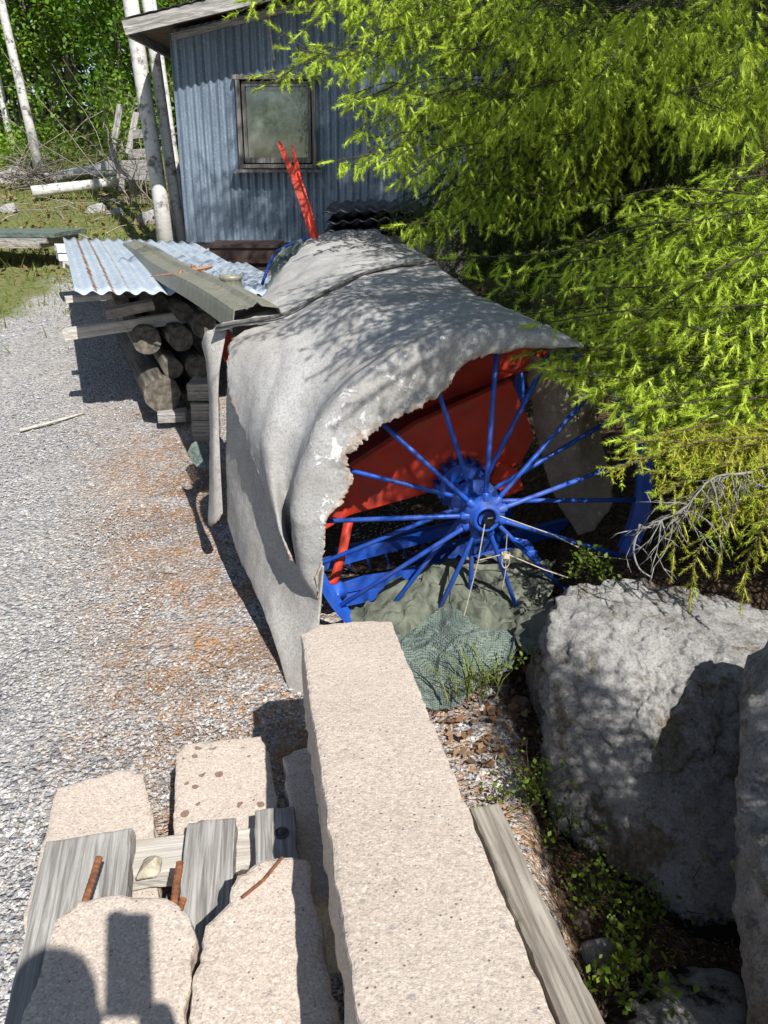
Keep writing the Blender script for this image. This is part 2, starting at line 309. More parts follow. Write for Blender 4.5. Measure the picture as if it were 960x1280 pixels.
def mk(name, V, f, mat, parent=None, origin=None, smooth=False, mi=None, tri=False):
    V = np.asarray(V, np.float32).copy()
    if parent is not None: o3 = np.array(WL[parent.name])
    elif origin is not None: o3 = np.asarray(origin, float)
    else: o3 = np.array([(V[:, 0].min()+V[:, 0].max())/2, (V[:, 1].min()+V[:, 1].max())/2, V[:, 2].min()])
    V -= o3.astype(np.float32)
    me = bpy.data.meshes.new(name)
    if tri:
        n = len(V)//3; me.vertices.add(n*3); me.vertices.foreach_set('co', V.ravel()); me.loops.add(n*3); me.loops.foreach_set('vertex_index', np.arange(n*3, dtype=np.int32))
        me.polygons.add(n); me.polygons.foreach_set('loop_start', np.arange(0, n*3, 3, dtype=np.int32))
    else: me.from_pydata(V.tolist(), [], f)
    for m in (mat if isinstance(mat, (list, tuple)) else [mat]): me.materials.append(m)
    if mi is not None and len(me.materials) > 1: me.polygons.foreach_set('material_index', np.asarray(mi, np.int32))
    if smooth: me.polygons.foreach_set('use_smooth', [True]*len(me.polygons))
    me.update(calc_edges=True)
    o = bpy.data.objects.new(name, me); COL.objects.link(o)
    if parent is not None: o.parent = parent
    else: o.location = o3
    WL[o.name] = tuple(o3); return o
def tag(o, label, cat, group=None):
    o['label'] = label; o['category'] = cat
    if group: o['group'] = group
    return o
def empty(name, loc, label, cat, group=None):
    o = bpy.data.objects.new(name, None); COL.objects.link(o); o.location = tuple(loc); o.empty_display_size = .1; WL[o.name] = tuple(map(float, loc)); return tag(o, label, cat, group)
def kind(o, k): o['kind'] = k; return o
def vattr(o, name, vals):
    a = o.data.attributes.new(name, 'FLOAT', 'POINT'); a.data.foreach_set('value', np.asarray(vals, np.float32))
def catmull(P, n):
    P = np.asarray(P, float); m = len(P)
    if m == 2: return P[0]+(P[1]-P[0])*np.linspace(0, 1, n)[:, None]
    d = np.r_[0, np.cumsum(np.linalg.norm(np.diff(P[:, -3:], axis=0), axis=1)+1e-6)]; t = np.linspace(0, d[-1], n); out = np.zeros((n, P.shape[1]))
    M = np.gradient(P, d, axis=0)
    k = np.clip(np.searchsorted(d, t, 'right')-1, 0, m-2); h = (d[k+1]-d[k])[:, None]; s = ((t-d[k]))[:, None]/h
    return (2*s**3-3*s**2+1)*P[k]+(s**3-2*s**2+s)*h*M[k]+(-2*s**3+3*s**2)*P[k+1]+(s**3-s**2)*h*M[k+1]
def nz(p, sc, seed=0, oct=4): return mn.fractal(Vector((p[0]*sc+seed*13.1, p[1]*sc+seed*7.7, p[2]*sc-seed*3.3)), .9, 2.0, oct)
def prism(name, top, depth, mat, down=(0, 0, -1), jit=.004, bev=.008, parent=None, res=.02, rough=.003, seed=0, smooth=True, under=None):
    """rough block: top polygon (3D points, any plane) thickened downwards, ragged edge, rounded arris"""
    top = np.asarray(top, float); n0 = len(top); dn = np.asarray(down, float)*depth
    pts = []
    for i in range(n0):
        a, b = top[i], top[(i+1) % n0]; k = max(1, int(np.linalg.norm(b-a)/res))
        for j in range(k): pts.append(a+(b-a)*j/k)
    P = np.array(pts); c = P.mean(0); nrm = np.cross(P[len(P)//3]-P[0], P[2*len(P)//3]-P[0]); nrm /= np.linalg.norm(nrm)
    if nrm@dn > 0: nrm = -nrm
    T = np.roll(P, -1, 0)-np.roll(P, 1, 0); T /= np.linalg.norm(T, axis=1)[:, None]+1e-9; O = np.cross(T, nrm)
    if ((P-c)*O).sum() < 0: O = -O
    j1 = np.array([nz(p, 14, seed) for p in P])*jit + np.array([nz(p, 60, seed+3) for p in P])*jit*.5
    j2 = np.array([nz(p, 30, seed+9) for p in P])
    inset = bev*(1+.7*j2)
    rings = [(P+O*(j1-inset*2.2)[:, None]), (P+O*(j1-inset)[:, None]-nrm*(inset*.12)[:, None]), (P+O*(j1-inset*.25)[:, None]-nrm*(inset*.45)[:, None]), (P+O*j1[:, None]-nrm*(inset*1.2)[:, None])]
    for k in range(1, 5): rings.append(P+O*(j1*(1-.1*k))[:, None]+dn*k/4 + O*(np.array([nz(p+dn*k/4, 25, seed+5) for p in P])*rough*2)[:, None])
    V = np.vstack(rings); m = len(P)
    f = [(r*m+i, r*m+(i+1) % m, (r+1)*m+(i+1) % m, (r+1)*m+i) for r in range(len(rings)-1) for i in range(m)]
    ex = T[0]-nrm*(T[0]@nrm); ex /= np.linalg.norm(ex); ey = np.cross(nrm, ex); o0 = rings[0].mean(0)     # flat top, filled by a constrained triangulation
    q2 = [Vector(((p-o0)@ex, (p-o0)@ey)) for p in rings[0]]; cv, _, cf, ov, _, _ = mgeo.delaunay_2d_cdt(q2, [], [list(range(m))], 1, 1e-6)
    idx = []; extra = []
    for k, p in enumerate(cv):
        if ov[k]: idx.append(ov[k][0])
        else: idx.append(len(V)+len(extra)); extra.append(o0+ex*p[0]+ey*p[1])
    if extra: V = np.vstack([V, extra])
    f += [tuple(idx[i] for i in t) for t in cf]+[tuple((len(rings)-1)*m+i for i in range(m))]
    o = mk(name, V, f, mat, parent)
    bm = bmesh.new(); bm.from_mesh(o.data); bmesh.ops.recalc_face_normals(bm, faces=bm.faces); bm.to_mesh(o.data); bm.free()
    return o
def plank(name, a, b, w, t, mat, parent=None, side=None, up=(0, 0, 1), jit=.003, bev=.004, seed=0):
    """board from a to b (centre line of its TOP face); the mesh is built lying along Y so that the grain follows it"""
    a = np.asarray(a, float); b = np.asarray(b, float); L = np.linalg.norm(b-a); d = (b-a)/L; up = np.asarray(up, float)
    s_ = np.cross(d, up); s_ /= np.linalg.norm(s_); u_ = np.cross(s_, d)
    o = prism(name, [(-w/2, 0, 0), (w/2, 0, 0), (w/2, L, 0), (-w/2, L, 0)], t, mat, jit=jit, bev=bev, res=max(.02, L/60), seed=seed)
    from mathutils import Matrix
    c = np.array(WL[o.name]); mw = Matrix(((s_[0], d[0], u_[0], a[0]), (s_[1], d[1], u_[1], a[1]), (s_[2], d[2], u_[2], a[2]), (0, 0, 0, 1)))
    o.matrix_world = mw @ Matrix.Translation(Vector(c)) if parent is None else Matrix.Translation(-Vector(WL[parent.name])) @ mw @ Matrix.Translation(Vector(c))
    if parent is not None: o.parent = parent
    return o
def logmesh(name, a, b, r0, r1, mats, seed=0, n=20):
    a = np.asarray(a, float); b = np.asarray(b, float); d = b-a; L = np.linalg.norm(d); m = max(4, int(L/.12)); V = []
    rad = [1+.07*nz((math.cos(2*math.pi*k/n), math.sin(2*math.pi*k/n), seed), 1.2, seed) for k in range(n)]
    from mathutils import Matrix
    for i in range(m+1):
        t = i/m
        for k in range(n):
            q = 2*math.pi*k/n; rr = (r0+(r1-r0)*t)*rad[k]*(1+.03*nz((q, t*L*4, seed), 1.5, seed)); V.append((rr*math.cos(q), t*L, rr*math.sin(q)))
    f = [(i*n+k, (i+1)*n+k, (i+1)*n+(k+1) % n, i*n+(k+1) % n) for i in range(m) for k in range(n)]; mi = [0]*len(f)
    f += [tuple(range(n)), tuple(m*n+k for k in range(n-1, -1, -1))]; mi += [1, 1]
    o = mk(name, V, f, mats, None, (0, 0, 0), False, mi)
    o.data.polygons.foreach_set('use_smooth', [True]*(len(f)-2)+[False]*2)
    dd = d/L; s_ = np.cross(dd, [0, 0, 1.]); s_ /= np.linalg.norm(s_); u_ = np.cross(s_, dd)
    o.matrix_world = Matrix(((s_[0], dd[0], u_[0], a[0]), (s_[1], dd[1], u_[1], a[1]), (s_[2], dd[2], u_[2], a[2]), (0, 0, 0, 1)))
    return o
def boulder(name, pts, mat, sub=6, p=14, amp=.03, seed=0, low_dark_z=None):
    bm = bmesh.new()
    for q in pts: bm.verts.new(tuple(q))
    bmesh.ops.convex_hull(bm, input=bm.verts); bmesh.ops.recalc_face_normals(bm, faces=bm.faces)
    c = np.mean(np.asarray(pts, float), 0); N = []; D = []
    for fc in bm.faces:
        n = np.array(fc.normal); d = (np.array(fc.verts[0].co)-c)@n
        if d > 1e-3 and fc.calc_area() > 1e-5: N.append(n); D.append(d)
    bm.free(); N = np.array(N); D = np.array(D)
    bm = bmesh.new(); bmesh.ops.create_icosphere(bm, subdivisions=sub, radius=1); dirs = np.array([v.co for v in bm.verts]); f = [tuple(v.index for v in fc.verts) for fc in bm.faces]; bm.free()
    q = np.clip(dirs@N.T/D, 1e-4, None); r = ((q**p).sum(1))**(-1/p); V = c+dirs*r[:, None]
    for i in range(len(V)):
        v = V[i]; h = amp*.5*nz(v, 3.0, seed, 5)-amp*.9*max(0, .16-abs(nz(v, 4.5, seed+4, 4)))/.16*.5+amp*.45*(abs(nz(v, 9, seed+2, 5))-.3)+amp*.3*nz(v, 26, seed+6, 4)
        V[i] = v+dirs[i]*h
    o = mk(name, V, f, mat, smooth=True)
    z = V[:, 2]; vattr(o, 'low_dark', np.clip((low_dark_z[0]-z)/low_dark_z[1], -1, 1) if low_dark_z else np.full(len(V), -1.))
    return o

# ------------------------------------------------------------------ foliage helpers
def tris_needles(p0, p1, dens, ln, wd, ang=50, flat=.25, r=rng, sweep=18, tip=0):
    """needles along many straight twig pieces; returns (n*3,3)"""
    p0 = np.asarray(p0, float); p1 = np.asarray(p1, float); ax = p1-p0; L = np.linalg.norm(ax, axis=1)+1e-9; ax = ax/L[:, None]
    cnt = np.maximum(2, (L*dens).astype(int)); idx = np.repeat(np.arange(len(L)), cnt); n = len(idx)
    t = r.random(n); a = ax[idx]; ref = np.where(np.abs(a[:, 2:3]) > .9, np.array([[1., 0, 0]]), np.array([[0, 0, 1.]]))
    s_ = np.cross(a, ref); s_ /= np.linalg.norm(s_, axis=1)[:, None]; u_ = np.cross(s_, a)
    ph = r.random(n)*2*math.pi; rad = np.cos(ph)[:, None]*s_+np.sin(ph)[:, None]*(u_*(1-flat)); rad /= np.linalg.norm(rad, axis=1)[:, None]
    aa = ang+r.normal(0, 7, n)-sweep*t
    if tip: m_ = r.random(n) < tip; t = np.where(m_, .93+.07*r.random(n), t); aa = np.where(m_, 48*r.random(n), aa)
    aa = np.radians(aa)[:, None]; d = np.cos(aa)*a+np.sin(aa)*rad
    b = p0[idx]+a*(t*L[idx])[:, None]; tan = np.cross(d, r.normal(0, 1, (n, 3))); tan /= np.linalg.norm(tan, axis=1)[:, None]+1e-9
    l = ln*(.75+.5*r.random(n))[:, None]; out = np.empty((n, 3, 3)); out[:, 0] = b-tan*wd/2; out[:, 1] = b+tan*wd/2; out[:, 2] = b+d*l
    return out.reshape(-1, 3)
def shoot_cores(p0, p1, rad, r=rng):
    """the closed soft body of each shoot, a three-sided spindle under its needles"""
    p0 = np.asarray(p0, float); p1 = np.asarray(p1, float); a = p1-p0; L = np.linalg.norm(a, axis=1, keepdims=True)+1e-9; a = a/L; s_ = np.cross(a, r.normal(0, 1, a.shape)); s_ /= np.linalg.norm(s_, axis=1, keepdims=True)+1e-9; u_ = np.cross(s_, a); R_ = np.minimum(rad*(.75+.5*r.random((len(L), 1))), L*.3)
    ring = lambda t, q: [p0+a*L*t+(s_*math.cos(k*2.0944+t)+u_*math.sin(k*2.0944+t))*R_*q for k in range(3)]
    A_, B_ = ring(.28, .95), ring(.8, .85); o = []
    for k in range(3):
        j = (k+1) % 3; o += [p0, A_[j], A_[k], A_[k], A_[j], B_[j], A_[k], B_[j], B_[k], B_[k], B_[j], p1]
    return np.stack(o, 1).reshape(-1, 3)
class Frond:
    def __init__(s): s.old = [[], []]; s.new = [[], []]; s.wood = []
    def branch(s, P, width, spacing=.04, sub=.03, droop=.25, side_ang=58, new=.9, newlen=.045, sublen=.085, wood=True, start=.12, r=random, wr=.007, up=None, hang=0.0):
        P = np.asarray(P, float); C = catmull(P, max(8, int(np.linalg.norm(P[-1]-P[0])/.06))); L = np.r_[0, np.cumsum(np.linalg.norm(np.diff(C, axis=0), axis=1))]; T = L[-1]
        upv = np.array([0, 0, 1.]) if up is None else np.asarray(up, float); upv = upv/np.linalg.norm(upv)
        k0 = int(len(C)*max(0, start-.15))
        if wood: s.wood.append((C[k0:], np.linspace(wr, .0022, len(C)-k0)))
        def seg(a, b, isnew):
            q = s.new if isnew else s.old; q[0].append(a); q[1].append(b)
        def twig(a, d, l, depth):
            nseg = max(1, int(l/.06)); p = a; dd = d; pp = [p]; nl = min(newlen*(.65+.7*r.random()), l*.8) if r.random() < new else 0
            body = l-nl; dz = -droop*(.35 if depth else .55)/nseg
            for i in range(nseg):
                dd = dd+np.array([r.gauss(0, .035), r.gauss(0, .035), r.gauss(0, .03)+dz*2*r.random()]); dd = dd/math.sqrt(dd@dd)
                q = p+dd*(body/nseg); seg(p, q, False); p = q; pp.append(p)
            if nl > .004: seg(p, p+(dd+np.array([0, 0, -.12]))*nl, True)
            return pp
        q = T*start; k = 0
        while q < T:
            i = min(len(L)-2, max(0, int(np.searchsorted(L, q))-1)); kk = (q-L[i])/(L[i+1]-L[i]+1e-9); a = C[i]+(C[i+1]-C[i])*kk; t = C[i+1]-C[i]; t = t/np.linalg.norm(t)
            rem = (T-q)/T
            l = width*(min(1, rem*3.0+.06)**.85)*(.6+.6*r.random())+.03
            sd = np.cross(t, upv); sd /= np.linalg.norm(sd)+1e-9; sg = 1 if k % 2 else -1
            an = math.radians(side_ang+r.gauss(0, 6)); h = hang*(.5+.8*r.random())
            d = (math.cos(an)*t+math.sin(an)*sd*sg)*(1-min(h, .9))+np.array([0, 0, -h-droop*(.3+.7*r.random())]); d /= np.linalg.norm(d)
            if r.random() < .15 and not hang: d = d*.6+upv*(.4 if r.random() < .4 else -.6); d /= np.linalg.norm(d)
            pp = twig(a, d, l, 0)
            if l > .07:
                nsub = int(l/sub)
                for j in range(nsub):
                    f = (j+.6)/nsub; x = f*(len(pp)-1); i = min(len(pp)-2, int(x)); b = pp[i]+(pp[i+1]-pp[i])*(x-i); td = pp[i+1]-pp[i]; td = td/(np.linalg.norm(td)+1e-9)
                    s2 = np.cross(td, upv if abs(td@upv) < .85 else sd*sg); s2 /= np.linalg.norm(s2)+1e-9; sg2 = 1 if (j+k) % 2 else -1
                    d2 = .70*td+.66*s2*sg2+np.array([r.gauss(0, .07), r.gauss(0, .07), -droop*.5*r.random()+r.gauss(0, .06)]); d2 /= np.linalg.norm(d2)
                    twig(b, d2, sublen*(.5+.8*r.random())*(1-.4*f), 1)
            q += spacing*(.75+.5*r.random()); k += 1
        e = C[-1]-C[-2]; e = e/np.linalg.norm(e); seg(C[-2], C[-1], False); seg(C[-1], C[-1]+e*newlen*1.2, new > .3)
        for i in range(int(len(C)*max(.35, start)), len(C)-1): seg(C[i], C[i+1], False)
        return s
    def tris(s, dens, ln, wd, newdens=None, newln=None, newwd=None):
        a = tris_needles(s.old[0], s.old[1], dens, ln, wd, 52) if s.old[0] else np.zeros((0, 3))
        b = tris_needles(s.new[0], s.new[1], newdens or dens*1.5, newln or ln, newwd or wd*1.25, 58, .25, sweep=10, tip=.2) if s.new[0] else np.zeros((0, 3))
        return a, b
def leaf_cloud(centers, per, spread, size, r=rng, up=.3):
    c = np.asarray(centers, float); n = len(c)*per; b = np.repeat(c, per, 0)+r.normal(0, 1, (n, 3))*np.asarray(spread)
    nrm = r.normal(0, 1, (n, 3)); nrm[:, 2] = np.abs(nrm[:, 2])+up; nrm /= np.linalg.norm(nrm, axis=1)[:, None]
    t = np.cross(nrm, r.normal(0, 1, (n, 3))); t /= np.linalg.norm(t, axis=1)[:, None]; w = np.cross(nrm, t)
    s_ = size*(.6+.8*r.random(n))[:, None]; V = np.empty((n, 4, 3)); V[:, 0] = b; V[:, 1] = b+t*s_*.5+w*s_*.34; V[:, 2] = b+t*s_; V[:, 3] = b+t*s_*.5-w*s_*.34
    return V.reshape(-1, 3)
def quads(V): n = len(V)//4; return [(4*i, 4*i+1, 4*i+2, 4*i+3) for i in range(n)]

# ================================================================== GROUND
xs = np.unique(np.r_[np.linspace(-90, -8, 30), np.linspace(-8, -3, 50), np.linspace(-3, 2.4, 180), np.linspace(2.4, 8, 40), np.linspace(8, 90, 25)])
ys = np.unique(np.r_[np.linspace(-60, -2, 20), np.linspace(-2, .6, 30), np.linspace(.6, 4, 130), np.linspace(4, 12, 110), np.linspace(12, 26, 60), np.linspace(26, 90, 20)])
GX, GY = np.meshgrid(xs, ys); GZ = gz(GX, GY)
soil = np.maximum(ss(.30, .55, GX+.25*ss(2.2, 3.2, GY)*(GY > 2.2))*(1-ss(11, 13, GY)), ss(9.4, 10.5, GY)*.45*ss(-3, -2, GX))
soil = np.maximum(soil, ss(12.2, 13.5, GY)*.75); soil = np.maximum(soil, ss(-.6, -.2, GX)*ss(2.6, 2.9, GY)*.8)
grass = ss(8.6, 10.0, GY+.25*(GX+6))*(1-ss(15, 17, GY))*.75*(1-ss(-2.4, -1.2, GX)); grass = np.maximum(grass, ss(5.2, 7.2, GY)*(1-ss(-3.9, -2.7, GX))*.72)
litter = np.clip(ss(-1.2, -.45, GX+.35*(GY-2.2))*(1-ss(3.6, 5, GY)) + .35*ss(-1.4, -.7, GX+.35*(GY-2.2))+.03, 0, 1)
hn = np.array([nz((x, y, 0), 1.3, 1, 4)*.02*(1 if y < 9 else 4)+nz((x, y, 0), 7, 2, 3)*.006*(1 if x < .4 else 3) for x, y in zip(GX.ravel(), GY.ravel())]).reshape(GX.shape)
G3 = np.stack([GX, GY, GZ+hn], -1); mb = MB(); mb.grid(G3)
ground = kind(mb.build('ground', m_gravel(), None, (0, 0, 0), True), 'structure')
for nm, a in (('soil', soil), ('grass', grass), ('litter', litter)): vattr(ground, nm, a.ravel())

# loose crushed stones over the near yard
def stones(n, gen, smin, smax):
    base = np.array([(1,0,0),(-1,0,0),(0,1,0),(0,-1,0),(0,0,1),(0,0,-1)], float); fc = [(0,2,4),(2,1,4),(1,3,4),(3,0,4),(2,0,5),(1,2,5),(3,1,5),(0,3,5)]
    p = gen(n); n = len(p); s_ = (smin+(smax-smin)*rng.random(n)**2.5)
    V = base[None]*(.65+.6*rng.random((n, 6, 1)))*s_[:, None, None]; V[:, :, 2] *= .62
    V = V+rng.normal(0, .16, V.shape)*s_[:, None, None]; th = rng.random(n)*6.28; c, s2 = np.cos(th), np.sin(th)
    X = V[:, :, 0]*c[:, None]-V[:, :, 1]*s2[:, None]; Y = V[:, :, 0]*s2[:, None]+V[:, :, 1]*c[:, None]; V[:, :, 0] = X; V[:, :, 1] = Y
    V += np.c_[p[:, 0], p[:, 1], gz(p[:, 0], p[:, 1])+s_*.2][:, None]
    F_ = np.array(fc)[None]+(np.arange(n)*6)[:, None, None]; return V.reshape(-1, 3), F_.reshape(-1, 3).tolist()
def gen_yard(n):
    y = 1.0+4.6*rng.random(n)**1.6; x = -.36*y-1.0+rng.random(n)*(.36*y+1.22); return np.c_[x, y]
V1, F1 = stones(38000, gen_yard, .003, .0088)
pp = gen_yard(2600); 
V2, F2 = stones(420, lambda n: np.c_[.1+.3*rng.random(n), 1.6+.6*rng.random(n)], .006, .017)
F2 = [tuple(i+len(V1) for i in f) for f in F2]
kind(mk('gravel', np.vstack([V1, V2]), F1+F2, m_stone_isl(), None, (0, 0, 0)), 'stuff')
# fallen spruce needles and straw lying on the yard and under the tree
def lit_pts(n):
    P = []
    while len(P) < n:
        y = 1.2+4.2*random.random(); x = -.31*(y-2.1)-.30-abs(random.gauss(0, .34))
        if nz((x, y, 0), 3.2, 4, 3) > random.gauss(.0, .15): P.append((x, y))
    return np.array(P)
p = np.vstack([lit_pts(17000), np.c_[.15+1.4*rng.random(6000), 1.0+2.2*rng.random(6000)]]); n = len(p)
th = rng.random(n)*6.28; l = .007+.016*rng.random(n); d = np.c_[np.cos(th), np.sin(th), rng.normal(0, .15, n)]*l[:, None]; q = np.c_[-np.sin(th), np.cos(th), 0*th]*.0014
b = np.c_[p, gz(p[:, 0], p[:, 1])+.006+.006*rng.random(n)]
kind(mk('needle_litter', np.stack([b-q, b+q, b+d], 1).reshape(-1, 3), None, DRYM, None, (0, 0, 0), tri=True), 'stuff')
# grass of the far verge
pg = []
while len(pg) < 9000:
    x = -1.9-9*random.random(); y = 6.0+9.5*random.random()
    w = max(float(ss(8.3, 9.6, y+.25*(x+6))), float(ss(5.2, 7.4, y)*(1-ss(-3.9, -2.7, x)))*.7)
    if random.random() < w*(.25+1.3*max(0, nz((x, y, 0), .8, 8, 3)+.35)) and x < -.9-.25*y+.6: pg.append((x, y))
pg = np.array(pg); n = len(pg); hgt = .05+.16*rng.random(n)**2; lean = rng.normal(0, .5, (n, 2)); b = np.c_[pg, gz(pg[:, 0], pg[:, 1])-.01]
th = rng.random(n)*6.28; q = np.c_[np.cos(th), np.sin(th), 0*th]*.008
kind(mk('grass', np.stack([b-q, b+q, b+np.c_[lean*hgt[:, None], hgt]], 1).reshape(-1, 3), None, GRASSM, None, (0, 0, 0), tri=True), 'stuff')

# ================================================================== SHED
SY = 8.5; zb = at(233, 303, SY)[2]; xl = at(233, 303, SY)[0]; LEAN = .018
shed = empty('shed', (xl+1.9, SY+1.4, g(xl+1.9, SY)), 'small blue-grey corrugated metal shed with one window, standing on blocks behind the machine', 'shed')
XR = xl+4.2; ZT = zb+2.35
def shear(V): V = np.asarray(V, float).copy(); V[..., 0] += LEAN*(V[..., 2]-zb); return V
def roofz(x): return at(205, 40, SY-.1)[2]+.20*(x-xl+.1)
def corr_wall(x0, x1, z0, z1f, y, pitch=.076, amp=.011):
    n = int((x1-x0)/pitch*10); X = np.linspace(x0, x1, n); zc = 7; Gd = np.zeros((zc, n, 3))
    for k in range(zc):
        z1 = np.array([z1f(x) for x in X]); Gd[k, :, 0] = X; Gd[k, :, 1] = y+amp*np.sin((X-xl)*2*math.pi/pitch); Gd[k, :, 2] = z0+(z1-z0)*k/(zc-1)
    return Gd
# window rectangle in the wall
w0 = at(303, 207, SY); w1 = at(394, 100, SY); WX0 = w0[0]-LEAN*(w0[2]-zb); WX1 = at(394, 207, SY)[0]-LEAN*(w0[2]-zb); WZ0 = w0[2]; WZ1 = w1[2]
wall = MB()
wall.grid(shear(corr_wall(xl, WX0, zb, roofz, SY))); wall.grid(shear(corr_wall(WX1, XR, zb, roofz, SY)))
wall.grid(shear(corr_wall(WX0, WX1, zb, lambda x: WZ0, SY))); wall.grid(shear(corr_wall(WX0, WX1, WZ1, roofz, SY)))
Gs = corr_wall(0, 3, zb, lambda x: roofz(xl), 0); Gl = Gs.copy(); Gl[:, :, 0] = xl+Gs[:, :, 1]; Gl[:, :, 1] = SY+Gs[:, :, 0]; wall.grid(shear(Gl))
Gr = corr_wall(0, 3, zb, lambda x: roofz(XR), 0); Gq = Gr.copy(); Gq[:, :, 0] = XR+Gr[:, :, 1]; Gq[:, :, 1] = SY+Gr[:, :, 0]; wall.grid(shear(Gq))
Gb = corr_wall(xl, XR, zb, roofz, SY+3); wall.grid(shear(Gb))
wall.build('wall', GALV, shed, smooth=True)
inn = MB(); inn.box(((xl+XR)/2, SY+1.5, zb-.04), (4.15, 2.9, .06)); inn.build('floor', WOODG, shed)
# roof: sheet + fascia boards + rafters' soffit
rf = MB(); a0, a1 = xl-.29, XR+.3; y0, y1 = SY-.38, SY+3.3
Xr = np.linspace(a0, a1, 90)
top = np.array([[(x, y, roofz(x)+.10+.012*math.sin(x*60)) for x in Xr] for y in (y0-.03, y0+1.2, y1)]); rf.grid(top)
rf.build('roof_sheet', m_simple('roof_metal', (.42, .45, .48), (.56, .59, .62), 6, .5, .3), shed)
so_ = MB(); so_.grid(np.array([[(x, y, roofz(x)+.035) for x in (a0+.05, a1)] for y in (y0+.03, y1)])); so_.build('soffit', m_simple('soffit_wood', (.11, .07, .045), (.2, .13, .085), 10), shed)
for (pa, pb) in (((a0, y0, roofz(a0)+.085), (a1, y0, roofz(a1)+.085)), ((a0+.02, y0+.05, roofz(a0)+.085), (a0+.02, y1, roofz(a0)+.085))):
    plank('fascia', pa, pb, .03, .115, WOODG, shed, up=(0, 0, 1))
plank('corner_trim', (xl+.05, SY-.02, roofz(xl)-.02), (XR, SY-.02, roofz(XR)-.02), .03, .06, WOODG, shed)
# window
win = empty('window', ((WX0+WX1)/2, SY, WZ0), '', ''); del win['label']; del win['category']; win.parent = shed; win.location = Vector(WL[win.name])-Vector(WL[shed.name])
def bx(nm, c, sz, mat, par): m = MB(); m.box(c, sz); m.v[0] = shear(m.v[0]); return m.build(nm, mat, par)
wx, wz = (WX0+WX1)/2, (WZ0+WZ1)/2; ww, wh = WX1-WX0, WZ1-WZ0
OLDW = m_wood('old_window_wood', (.10, .09, .08), (.22, .205, .19), ax=2)
fr = MB()
for c, sz in (((WX0, SY-.03, wz), (.038, .06, wh+.09)), ((WX1, SY-.03, wz), (.038, .06, wh+.09)), ((wx, SY-.032, WZ1+.02), (ww+.1, .062, .036)), ((wx, SY-.034, WZ0-.005), (ww-.03, .062, .036))): fr.box(c, sz)
for c, sz in (((WX0+.05, SY-.005, wz), (.032, .05, wh-.06)), ((WX1-.05, SY-.005, wz), (.032, .05, wh-.06)), ((wx, SY-.007, WZ1-.035), (ww-.08, .05, .045)), ((wx, SY-.007, WZ0+.05), (ww-.08, .05, .05))): fr.box(c, sz)
fr.v = [shear(v) for v in fr.v]; fr.build('window_frame', OLDW, win)
bx('window_sill', (wx, SY-.075, WZ0-.05), (ww+.16, .1, .028), OLDW, win)
gm, gnt, gbs = newmat('window_glass'); gv = coords(gnt); S(gnt, gbs, col=ramp(gnt, noise(gnt, gv, 5, 5), [(.35, (.09, .11, .105)), (.7, (.20, .22, .19))]), rough=.03, spec=1.0, coat=1.0, metal=.45)
bump(gnt, gbs, noise(gnt, gv, 3, 3), .12, .02)
bx('pane', (wx, SY+.004, wz), (ww-.1, .006, wh-.1), gm, win)
wr = MB(); c0 = shear(np.array([(xl+.96, SY-.05, roofz(xl+.96)-.02)]))[0]; wr.tube([c0, c0+[.004, 0, -.2], c0+[.03, 0, -.42]], .008, 5); wr.build('hanging_wire', STRING, shed)
for i, (px, dx) in enumerate(((250, .25), (330, .2), (420, .25), (520, .3))):
    c = at(px, 303, SY+.1); z0 = g(c[0], SY+.1); mb = MB(); mb.box((c[0], SY+.15, (z0+zb-.07)/2), (dx, .2, zb-.07-z0)); mb.build('foundation_block', CONC if i != 1 else WOODG2, shed)
# rusty box pushed under the shed
bxm = MB(); q0 = at(305, 336, 7.6); bxm.box((q0[0]+.02, 7.7, q0[2]+.1), (.62, .42, .2), mi=0); bxm.box((q0[0]+.02, 7.7, q0[2]+.215), (.66, .46, .03)); bxm.box((q0[0]+.02, 7.47, q0[2]+.08), (.5, .02, .03))
tag(bxm.build('metal_box', RUSTB), 'flat brown rusty metal box lying in the gap below the corrugated shed wall', 'box')
# black sheets stacked against the shed
for i, (v, u0, u1, dz) in enumerate(((286, 404, 560, 0), (276, 408, 570, 0), (266, 402, 560, 0))):
    m = MB(); Y = 6.6; a = at(u0, v, Y); b = at(u1, v-2, Y+.1); X = np.linspace(a[0], b[0], 60)
    m.grid(np.array([[(x, y, a[2]+.012*math.sin(x*55+i)+.03*(t)+.02*math.sin(x*4+i)) for x in X] for t, y in ((0, Y), (.5, Y+.6), (1, Y+1.3))]))
    o = m.build('roofing_sheet', BLACKP, smooth=True); md = o.modifiers.new('thick', 'SOLIDIFY'); md.thickness = .012
    tag(o, ('lowest black wavy sheet in the stack by the shed, partly under the spruce', 'middle black wavy sheet in the stack by the shed', 'topmost black wavy sheet in the stack by the shed, below the window')[i], 'roofing sheet', 'black sheets stacked by the shed')
mb = MB(); a = at(430, 300, 6.7); mb.box((a[0]+.45, 7.25, (a[2]+g(a[0]+.45, 7.2))/2), (1.2, 1.0, a[2]-g(a[0]+.45, 7.2)+.06)); 
for k in range(5): mb.box((a[0]+.45, 6.73, g(a[0]+.45, 7.2)+.1+k*.14), (1.24, .05, .1))
tag(mb.build('wooden_crate', WOODG2), 'slatted wooden crate in shade carrying the stack of black sheets', 'crate')

